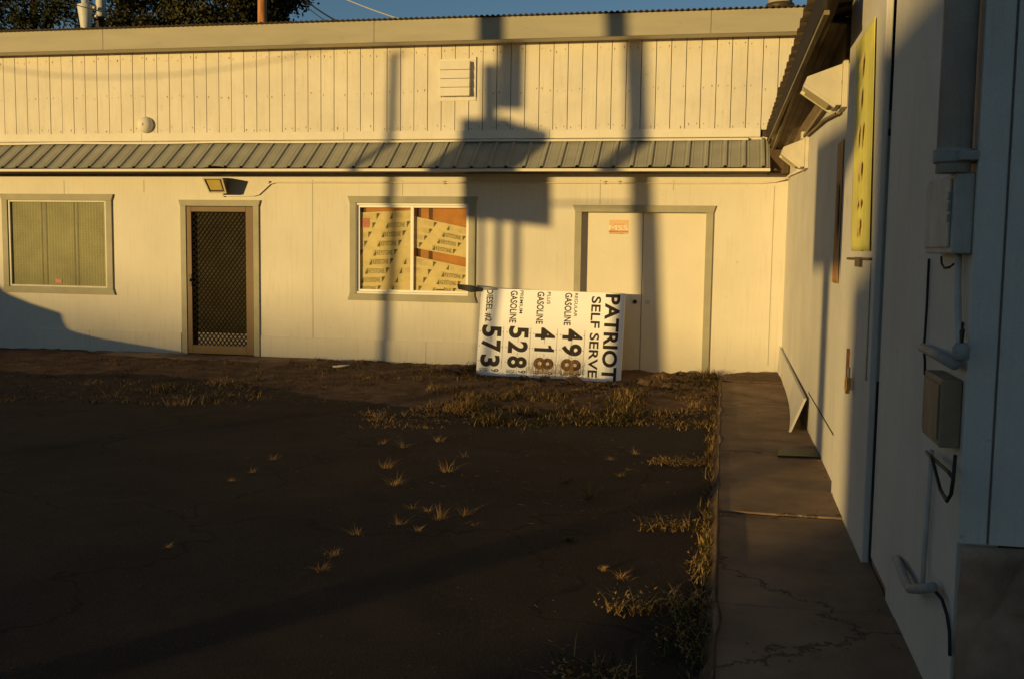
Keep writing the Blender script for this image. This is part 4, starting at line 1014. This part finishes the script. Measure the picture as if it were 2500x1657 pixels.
# unseen ridge added far up-sun, crest shaped to dim ground and wall foot
RL = 180.0
rg = MB(); Pu = []
for k in range(-68, 150):
    u = k*0.35
    prof_ = [(-24, .5), (-9, .32), (-5, .08), (-1, -.15), (1, -.4), (2.1, -.7), (2.45, -.2), (2.9, .12), (3.35, -.1), (3.75, -1.3), (6, -1.4), (60, -1.4)]
    for (u0, c0), (u1, c1) in zip(prof_[:-1], prof_[1:]):
        if u0 <= u <= u1: c = c0+(c1-c0)*(u-u0)/(u1-u0)
    Pu.append((u, c + 0.06*noise.noise(Vector((u*1.7, 0, 2)))))
vs = []
for u, c in Pu:
    base = Vector((ca, -sa, 0))*u
    t_ = base + Vector((-sa, -ca, 0))*RL; t_.z = c + RL*te
    f_ = base + Vector((-sa, -ca, 0))*(RL-45); f_.z = -0.4
    b_ = base + Vector((-sa, -ca, 0))*(RL+60); b_.z = -0.4
    vs += [f_, t_, b_]
n_ = len(Pu); rg.add(vs, [(k*3+q_, k*3+3+q_, k*3+4+q_, k*3+1+q_) for k in range(n_-1) for q_ in (0, 1)])
tag(rg.build('shade_ridge', M['ground']), kind='structure')
# parked car whose shadow lies at the lower left
car = thing('parked_car', up_sun((-10.5, 0, 0), 10), 'dark parked car out of frame at the left', 'car')
car.location.z = GZ
pf = [(p_[0], p_[2]) for p_ in (F(458, 872), F(455, 854), F(350, 837), F(253, 821), F(194, 807), F(165, 797), F(156, 780), F(151, 761), F(78, 738), F(19, 714), F(-14, 684))] + [(-11.4, 1.34), (-13.0, 1.36), (-13.8, .6), (-13.9, -0.15)]
sh_prism([(x, 0, z) for x, z in pf], 10, 1.7).build('body', M['carpaint'], car, bevel=0.02)
sh_prism([(-11.0, 0, .80), (-11.5, 0, 1.22), (-12.8, 0, 1.26), (-13.3, 0, .8)], 9.985, 0.012).build('window', M['carglass'], car)
for xw in (-9.0, -12.9):
    for L in (9.93, 11.55):
        c_ = up_sun((xw, 0, 0), L); c_.z = GZ+0.33
        wv = MB().tube([c_, c_+Vector((-sa, -ca, 0))*0.2], 0.33, 18); wv.build('wheel', M['tyre'], car)

# ------------------------------------------------------------------ grass, weeds, clods
def blade(mb, p, h, lean, w, az, r):
    d_ = Vector((math.cos(az), math.sin(az), 0)); s_ = Vector((-d_.y, d_.x, 0))*w
    m_ = p + d_*lean*0.35 + Vector((0, 0, h*0.6)); t_ = p + d_*lean + Vector((0, 0, h))
    mb.add([p-s_, p+s_, m_+s_*.7, m_-s_*.7, t_], [(0, 1, 2, 3), (3, 2, 4)])
def patch(mb, px0, px1, py0, py1, n, h0, h1, r, clump=0.6, w=0.004):
    cl = [gnd(r.uniform(px0, px1), r.uniform(py0, py1)) for _ in range(max(4, n//28))]
    for _ in range(n):
        if r.random() < clump: c = r.choice(cl); x, y = c.x+r.gauss(0, .07), c.y+r.gauss(0, .07)
        else: c = gnd(r.uniform(px0, px1), r.uniform(py0, py1)); x, y = c.x, c.y
        if y > -0.03 or x > -0.01: continue
        pn = noise.noise(Vector((x*2.6, y*3.4, 6)))
        if pn < -0.30+0.30*r.random(): continue
        h = (0.55+1.1*max(0, pn))*(h0+(h1-h0)*r.random()**2.2)*.78; blade(mb, Vector((x, y, ground_z(x, y)-0.006)), h, h*r.uniform(.4, 2.2), w*r.uniform(.5, 1.3), r.uniform(0, 6.28), r)
r = random.Random(21)
gg = MB(); gd = MB()
# (region in photo px, blades green, blades dry, heights)
for (a, b, c, d_, ng, nd, h0, h1) in (
    (1150, 1580, 975, 1040, 3400, 1500, .04, .13), (1060, 1190, 955, 1012, 350, 900, .05, .16), (1000, 1200, 900, 938, 1100, 700, .03, .12),
    (700, 1010, 878, 905, 900, 260, .03, .09), (880, 1120, 918, 930, 100, 420, .03, .08), (300, 640, 930, 990, 250, 650, .04, .13),
    (0, 640, 880, 985, 900, 380, .03, .10), (600, 900, 905, 950, 300, 330, .03, .09), (1230, 1560, 935, 975, 500, 520, .03, .08),
    (1440, 1700, 925, 965, 420, 520, .03, .09), (1690, 1752, 895, 975, 800, 260, .05, .15), (1560, 1752, 965, 1050, 420, 700, .03, .12),
    (1590, 1735, 905, 930, 200, 330, .02, .07), (900, 1080, 1000, 1045, 120, 420, .03, .10), (1120, 1175, 880, 915, 300, 60, .05, .13), (1180, 1300, 915, 932, 260, 120, .04, .10)):
    patch(gg, a, b, c, d_, int(ng*1.4), h0, h1, r); patch(gd, a, b, c, d_, int(nd*1.7), h0, h1*1.1, r, 0.75, 0.0032)
tag(gg.build('green_grass', M['green']), kind='stuff'); tag(gd.build('dry_grass', M['dry']), kind='stuff')
# kerb weeds
kg = MB(); kd = MB()
for _ in range(150):
    y = -1.0 - 9.4*r.random()**0.9; x0 = -0.008-abs(r.gauss(0, .022)); den = 0.4+0.6*noise.noise(Vector((0, y*1.1, 5)))
    for _ in range(int(10+30*max(0, den))):
        x = x0-abs(r.gauss(0, .03)); yy_ = y+r.gauss(0, .09); h = (.012+.07*r.random()**2)*(0.7+0.6*max(0, den))
        blade(kd if r.random() < .42 else kg, Vector((x, yy_, GZ-.01)), h, h*r.uniform(.2, 1.1), .0028, r.uniform(0, 6.28), r)
tag(kd.build('dry_weeds', M['dry']), kind='stuff'); tag(kg.build('green_weeds', M['green']), kind='stuff')
# crack weeds running left from the kerb
def weed(name, px0, px1, py, n, h0, h1, green, label, spread=0.05):
    mb = MB(); mats = [M['dry'], M['green']]; flags = []
    for _ in range(n):
        q = gnd(r.uniform(px0, px1), py); p_ = Vector((q.x, q.y+r.gauss(0, spread), GZ-.004)); h = r.uniform(h0, h1)
        k0 = len(mb.f); h *= .75; blade(mb, p_, h, h*r.uniform(.6, 2.4), .0022, r.uniform(0, 6.28), r); g_ = r.random() < green
        # small side leaves
        for _ in range(3):
            q_ = p_ + Vector((r.gauss(0, h*.5), r.gauss(0, h*.5), h*r.uniform(.15, .8))); aa = r.uniform(0, 6.28); l_ = r.uniform(.012, .03)
            mb.add([q_, q_+Vector((math.cos(aa)*l_, math.sin(aa)*l_, l_*.4)), q_+Vector((math.cos(aa+.6)*l_*.7, math.sin(aa+.6)*l_*.7, l_*.2))], [(0, 1, 2)])
        flags += [1 if g_ else 0]*(len(mb.f)-k0)
    o = mb.build(name, mats); 
    for p_, f_ in zip(o.data.polygons, flags): p_.material_index = f_
    return tag(o, label, 'weed')
weed('weed', 1560, 1750, 1288, 130, .02, .12, .45, 'thin row of weeds along the asphalt crack halfway down the kerb')
# rows of weeds
weed('weed', 1480, 1750, 1490, 170, .02, .14, .40, 'longer row of dry weeds along the lower asphalt crack by the kerb')
weed('weed', 1600, 1790, 1568, 240, .03, .13, .80, 'sprawling green weed spilling over the kerb near the bottom of the frame', 0.16)
weed('weed', 1340, 1560, 1650, 110, .02, .10, .6, 'low weeds at the bottom edge of the photo left of the sidewalk', 0.08)
weed('weed', 1680, 1750, 1390, 110, .02, .13, .55, 'bushy weed at the kerb just above the lower crack', 0.09)
weed('weed', 1585, 1720, 1132, 130, .03, .10, .15, 'sparse dry weeds on the asphalt crack below the grass bed')
# isolated tufts on the asphalt
TUFTS = [(935, 1083, .09, 'left of the pair of dry tufts just below the grass bed'), (986, 1093, .11, 'fluffy dry tuft right of the pair below the grass bed'),
 (1070, 1078, .10, 'dry tuft under the end of the grass bed, below the fallen sign'), (944, 1142, .13, 'upright wispy tuft above another on the left asphalt'),
 (965, 1184, .15, 'tall wispy tuft at the left of the asphalt, lower of two'), (1092, 1152, .13, 'basket shaped wispy tuft in the middle of the asphalt'),
 (1132, 1116, .09, 'dim tuft right of the basket shaped one'), (1007, 1241, .09, 'flat golden tuft left of two spiky ones'),
 (1045, 1249, .08, 'small spiky tuft between two larger golden ones'), (1070, 1268, .13, 'v shaped golden tuft in the middle foreground'),
 (973, 1283, .10, 'golden tuft trailing one long stem to the left'), (1136, 1258, .13, 'leaning golden tuft right of the v shaped one'),
 (1155, 1281, .07, 'low spreading golden tuft with trailing stems'), (1552, 1106, .08, 'small golden tuft upper right on the asphalt'),
 (1489, 1121, .05, 'tiny golden tuft left of the upper right one'), (1514, 1163, .06, 'flat golden tuft below the tiny one'),
 (1535, 1146, .05, 'thin flat golden tuft near the upper right tufts'), (1379, 1176, .12, 'wide greenish tuft at the centre right of the asphalt'),
 (1438, 1214, .13, 'fan of dry stalks leaning right, below the wide greenish tuft'), (667, 1120, .07, 'lone golden tuft far left on the asphalt'),
 (567, 1172, .05, 'faint tuft at the left end of a thin crack'), (614, 1151, .06, 'faint tuft midway along the thin left crack'),
 (869, 1304, .09, 'curled golden tuft in the left foreground'), (1020, 1297, .07, 'small golden tuft below the one with the trailing stem'),
 (814, 1355, .08, 'bright tuft at the top of the foreground crack'), (786, 1390, .06, 'thin tuft at the bottom of the foreground crack'),
 (411, 1335, .04, 'dull flat tuft in the far left foreground'), (1473, 1388, .04, 'tiny curled tuft left of the hooked one'),
 (1517, 1409, .07, 'small hooked tuft between the two kerb cracks'), (1390, 1318, .08, 'dull greenish tuft in the middle of the right asphalt')]
for px, py, h, lab in TUFTS:
    q = gnd(px, py); mb = MB(); rad = h*0.30
    az0 = r.uniform(0, 6.28); h *= r.uniform(.65, .95); bias = r.uniform(0, 1.0)
    for _ in range(int(r.uniform(10, 26)+120*h)):
        a = r.uniform(0, 6.28); d2 = abs(r.gauss(0, rad*.5)); p_ = Vector((q.x+math.cos(a)*d2, q.y+math.sin(a)*d2, GZ-.012)); hh_ = h*r.uniform(.25, 1.0)
        blade(mb, p_, hh_, hh_*r.uniform(.3, 2.2)+rad*.3, .0016, (a if r.random() > bias*.6 else az0)+r.gauss(0, .8), r)
    for _ in range(30):
        a = r.uniform(0, 6.28); d2 = abs(r.gauss(0, rad*1.2)); p_ = Vector((q.x+math.cos(a)*d2, q.y+math.sin(a)*d2, GZ-.004)); blade(mb, p_, r.uniform(.004, .018), r.uniform(.01, .05), .0016, r.uniform(0, 6.28), r)
    for _ in range(r.randint(1, 6)):
        a = r.uniform(0, 6.28); p_ = Vector((q.x, q.y, GZ)); hh_ = h*r.uniform(.1, .5)
        blade(mb, p_, hh_, h*r.uniform(1.0, 2.2), .0016, a, r)
    tag(mb.build('grass_tuft', M['dry'] if 'green' not in lab else M['green']), lab, 'tuft', 'dry tufts growing from the asphalt')
# stalks in front of the sign
sk_ = MB()
for _ in range(260):
    u = r.choice([r.gauss(.42, .05), r.gauss(.62, .09), r.gauss(.66, .03)]); p_ = TL+eb_*(u*SBW)+ea_*(SAL*1.0); x, y = p_.x, -0.52-r.random()*.14
    h = r.uniform(.08, .34)*(1.0 if r.random() < .4 else .7); blade(sk_, Vector((x, y, GZ)), h, h*r.uniform(.05, .5), .0016, r.uniform(0, 6.28), r)
for u, h in ((.585, .62), (.60, .56)): 
    p_ = TL+eb_*(u*SBW); blade(sk_, Vector((p_.x, -0.55, GZ)), h, .06, .003, 0.3 if u < .59 else 3.4, r)
tag(sk_.build('dry_stalks', M['dry']), kind='stuff')
# dirt clods below the sign
def clod(px, py, s, label, seed, mt='clod'):
    q = gnd(px, py); z0 = ground_z(q.x, q.y) if q.x < 0 else SW
    import bmesh
    bm = bmesh.new(); bmesh.ops.create_icosphere(bm, subdivisions=3, radius=1.0)
    for v in bm.verts:
        n1 = noise.noise(v.co*1.3+Vector((seed*3.1, 0, 0))); n2 = noise.noise(v.co*3.2+Vector((0, seed*1.7, 0))); v.co *= 1+0.45*n1+0.18*n2
    me = bpy.data.meshes.new('dirt_clod'); bm.to_mesh(me); bm.free(); me.materials.append(M[mt])
    o = bpy.data.objects.new('dirt_clod', me); COL.objects.link(o); rr2 = random.Random(seed)
    o.location = (q.x, q.y, z0+s*.25); o.scale = (s*rr2.uniform(.9, 1.4), s*rr2.uniform(.8, 1.2), s*rr2.uniform(.6, .9)); o.rotation_euler = (rr2.uniform(-.4, .4), rr2.uniform(-.4, .4), rr2.uniform(0, 6))
    return tag(o, label, 'clod', 'dirt clods along the foot of the fallen sign')
for i, (px, py, s, lab) in enumerate([
    (1330, 920, .085, 'rounded clod against the lower middle edge of the fallen sign'), (1400, 938, .09, 'large clod below the SELF SERVE line of the fallen sign'),
    (1378, 940, .05, 'small clod left of the large one below the sign'), (1440, 940, .07, 'flat orange lit clod right of the large one'),
    (1485, 932, .07, 'flat clod below the right end of the fallen sign'), (1425, 926, .05, 'dark clod touching the sign beneath the word SERVE'),
    (1575, 942, .09, 'dark clod just right of the fallen sign'), (1604, 943, .085, 'tall lit clod in front of the double door'),
    (1548, 930, .045, 'small clod at the sign\'s lower right corner'), (1630, 950, .06, 'low clod between the double door and the sidewalk'),
    (1108, 905, .09, 'dark clod mound left of the fallen sign'), (1130, 900, .07, 'dark clod by the left end of the sign'),
    (1660, 935, .045, 'small clod left of the sidewalk end')]):
    clod(px, py, s, lab, i+1)
# loose pebbles and leaf crumbs
rb = MB(); lf = MB()
for _ in range(420):
    q = gnd(r.uniform(1180, 1740), r.uniform(925, 975)); s = r.uniform(.006, .022)
    if q.y > -.05: continue
    z = ground_z(q.x, q.y); rb.add([(q.x-s, q.y, z-.004), (q.x, q.y-s, z-.004), (q.x+s, q.y, z-.004), (q.x, q.y+s, z-.004), (q.x+r.gauss(0, s*.3), q.y, z+s*.9)], [(0, 1, 4), (1, 2, 4), (2, 3, 4), (3, 0, 4)])
for _ in range(260):
    if r.random() < .6: x, y, z = r.uniform(.03, .73), -0.3-1.6*r.random()**1.5, SW+.012
    else: x, y, z = .76-abs(r.gauss(0, .10)), r.uniform(-9.5, -.5), SW+.006
    if x > .74: continue
    s = r.uniform(.008, .03); a = r.uniform(0, 6.28)
    lf.add([(x, y, z), (x+math.cos(a)*s, y+math.sin(a)*s, z+r.uniform(0, .012)), (x+math.cos(a+1)*s*.7, y+math.sin(a+1)*s*.7, z+r.uniform(.002, .015))], [(0, 1, 2)])
ICO = []
import bmesh as _bm
b_i = _bm.new(); _bm.ops.create_icosphere(b_i, subdivisions=1, radius=1.0); IV = [v.co.copy() for v in b_i.verts]; IF = [tuple(v.index for v in f.verts) for f in b_i.faces]; b_i.free()
for _ in range(330):
    px, py = (r.uniform(1300, 1730), r.gauss(940, 11)) if r.random() < .75 else (r.uniform(1060, 1300), r.gauss(910, 8))
    q = gnd(px, py)
    if q.y > -.12 or q.x > -.03: continue
    s = .008+.05*r.random()**3; sd_ = r.random()*50; z = ground_z(q.x, q.y)
    rb.add([Vector((q.x, q.y, z+s*.2)) + Vector((v.x*1.2, v.y, v.z*.7))*s*(1+.5*noise.noise(v*1.4+Vector((sd_, 0, 0)))) for v in IV], IF)
tag(rb.build('rubble', M['clod']), kind='stuff')
gv = MB()
for _ in range(1500):
    q = gnd(r.uniform(-40, 1760), 880+780*r.random()**1.3); s = .0015+.006*r.random()**6
    if q.x > -.02 or q.y > -.1 or q.y < -11.5: continue
    z = ground_z(q.x, q.y); gv.add([(q.x-s, q.y-s*.3, z-.001), (q.x+s*.2, q.y-s, z-.001), (q.x+s, q.y+s*.4, z-.001), (q.x-s*.3, q.y+s, z-.001), (q.x+r.gauss(0, s*.3), q.y, z+s*r.uniform(.6, 1.1))], [(0, 1, 4), (1, 2, 4), (2, 3, 4), (3, 0, 4)])
tag(gv.build('gravel', mat('loose_gravel', (0.085, 0.062, 0.046), 0.9, 0.5, 40, bump=0)), kind='stuff')
th = MB()
for _ in range(5200):
    px, py = r.choice([(r.uniform(1000, 1755), r.uniform(895, 1035)), (r.uniform(1000, 1755), r.uniform(930, 1035)), (r.uniform(0, 1000), r.uniform(880, 985))])
    q = gnd(px, py)
    if q.y > -.05 or q.x > -.02: continue
    z = ground_z(q.x, q.y)+r.uniform(.0, .022); a = r.uniform(0, 6.28); L_ = r.uniform(.012, .07); w_ = r.uniform(.0015, .007); d_ = Vector((math.cos(a), math.sin(a), r.uniform(-.2, .35)))*L_; n_2 = Vector((-math.sin(a), math.cos(a), r.uniform(-.5, .5)))*w_
    p_ = Vector((q.x, q.y, z)); th.add([p_-n_2, p_+n_2, p_+d_+n_2*.5, p_+d_-n_2*.5], [(0, 1, 2, 3)])
for _ in range(900):
    q = gnd(r.gauss(1300, 300), 1005+450*abs(r.gauss(0, .5)))
    if q.x > -.02 or q.y > -2 or q.y < -7.8 or noise.noise(Vector((q.x*1.3, q.y*1.3, 8))) < -.05: continue
    a = r.uniform(0, 6.28); L_ = .008+.045*r.random()**3; w_ = r.uniform(.0008, .0022); p_ = Vector((q.x, q.y, ground_z(q.x, q.y)+.003))
    d_ = Vector((math.cos(a), math.sin(a), r.uniform(0, .25)))*L_; n_2 = Vector((-math.sin(a), math.cos(a), .8))*w_
    th.add([p_-n_2*.2, p_+n_2, p_+d_+n_2, p_+d_-n_2*.2], [(0, 1, 2, 3)])
tag(th.build('dead_thatch', mat('dead_thatch', (0.19, 0.105, 0.048), 0.9, 0.65, 14, bump=0)), kind='stuff')
ds = MB(); vs = []; NY = 260
for k in range(NY+1):
    y = -0.9-9.8*k/NY; wl__ = .03+.05*abs(noise.noise(Vector((y*2.3, 0, 3)))); wr__ = .012+.05*max(0, noise.noise(Vector((y*1.9, 4, 1))))
    vs += [(-wl__-.03, y, GZ-.012), (-wl__*.5, y, GZ+.018+.012*noise.noise(Vector((y*9, 1, 1)))), (-.004, y, GZ+.045+.03*noise.noise(Vector((y*6, 2, 1)))), (wr__, y, SW+.010), (wr__+.02, y, SW-.02)]
ds.add(vs, [(k*5+q_, k*5+q_+1, k*5+q_+6, k*5+q_+5) for k in range(NY) for q_ in range(4)])
tag(ds.build('dirt', M['clod'], smooth=True), kind='structure'); tag(lf.build('leaf_litter', M['litter']), kind='stuff')
q = gnd(834, 904); sx_ = MB(); sx_.tube([(q.x-.11, q.y-.03, GZ+.05), (q.x, q.y, GZ+.06), (q.x+.10, q.y+.02, GZ+.075)], [.012, .014, .008], 8)
tag(sx_.build('white_stick', M['trimwhite'], smooth=True), 'small pale stick lying in the grass below the sliding window', 'stick')
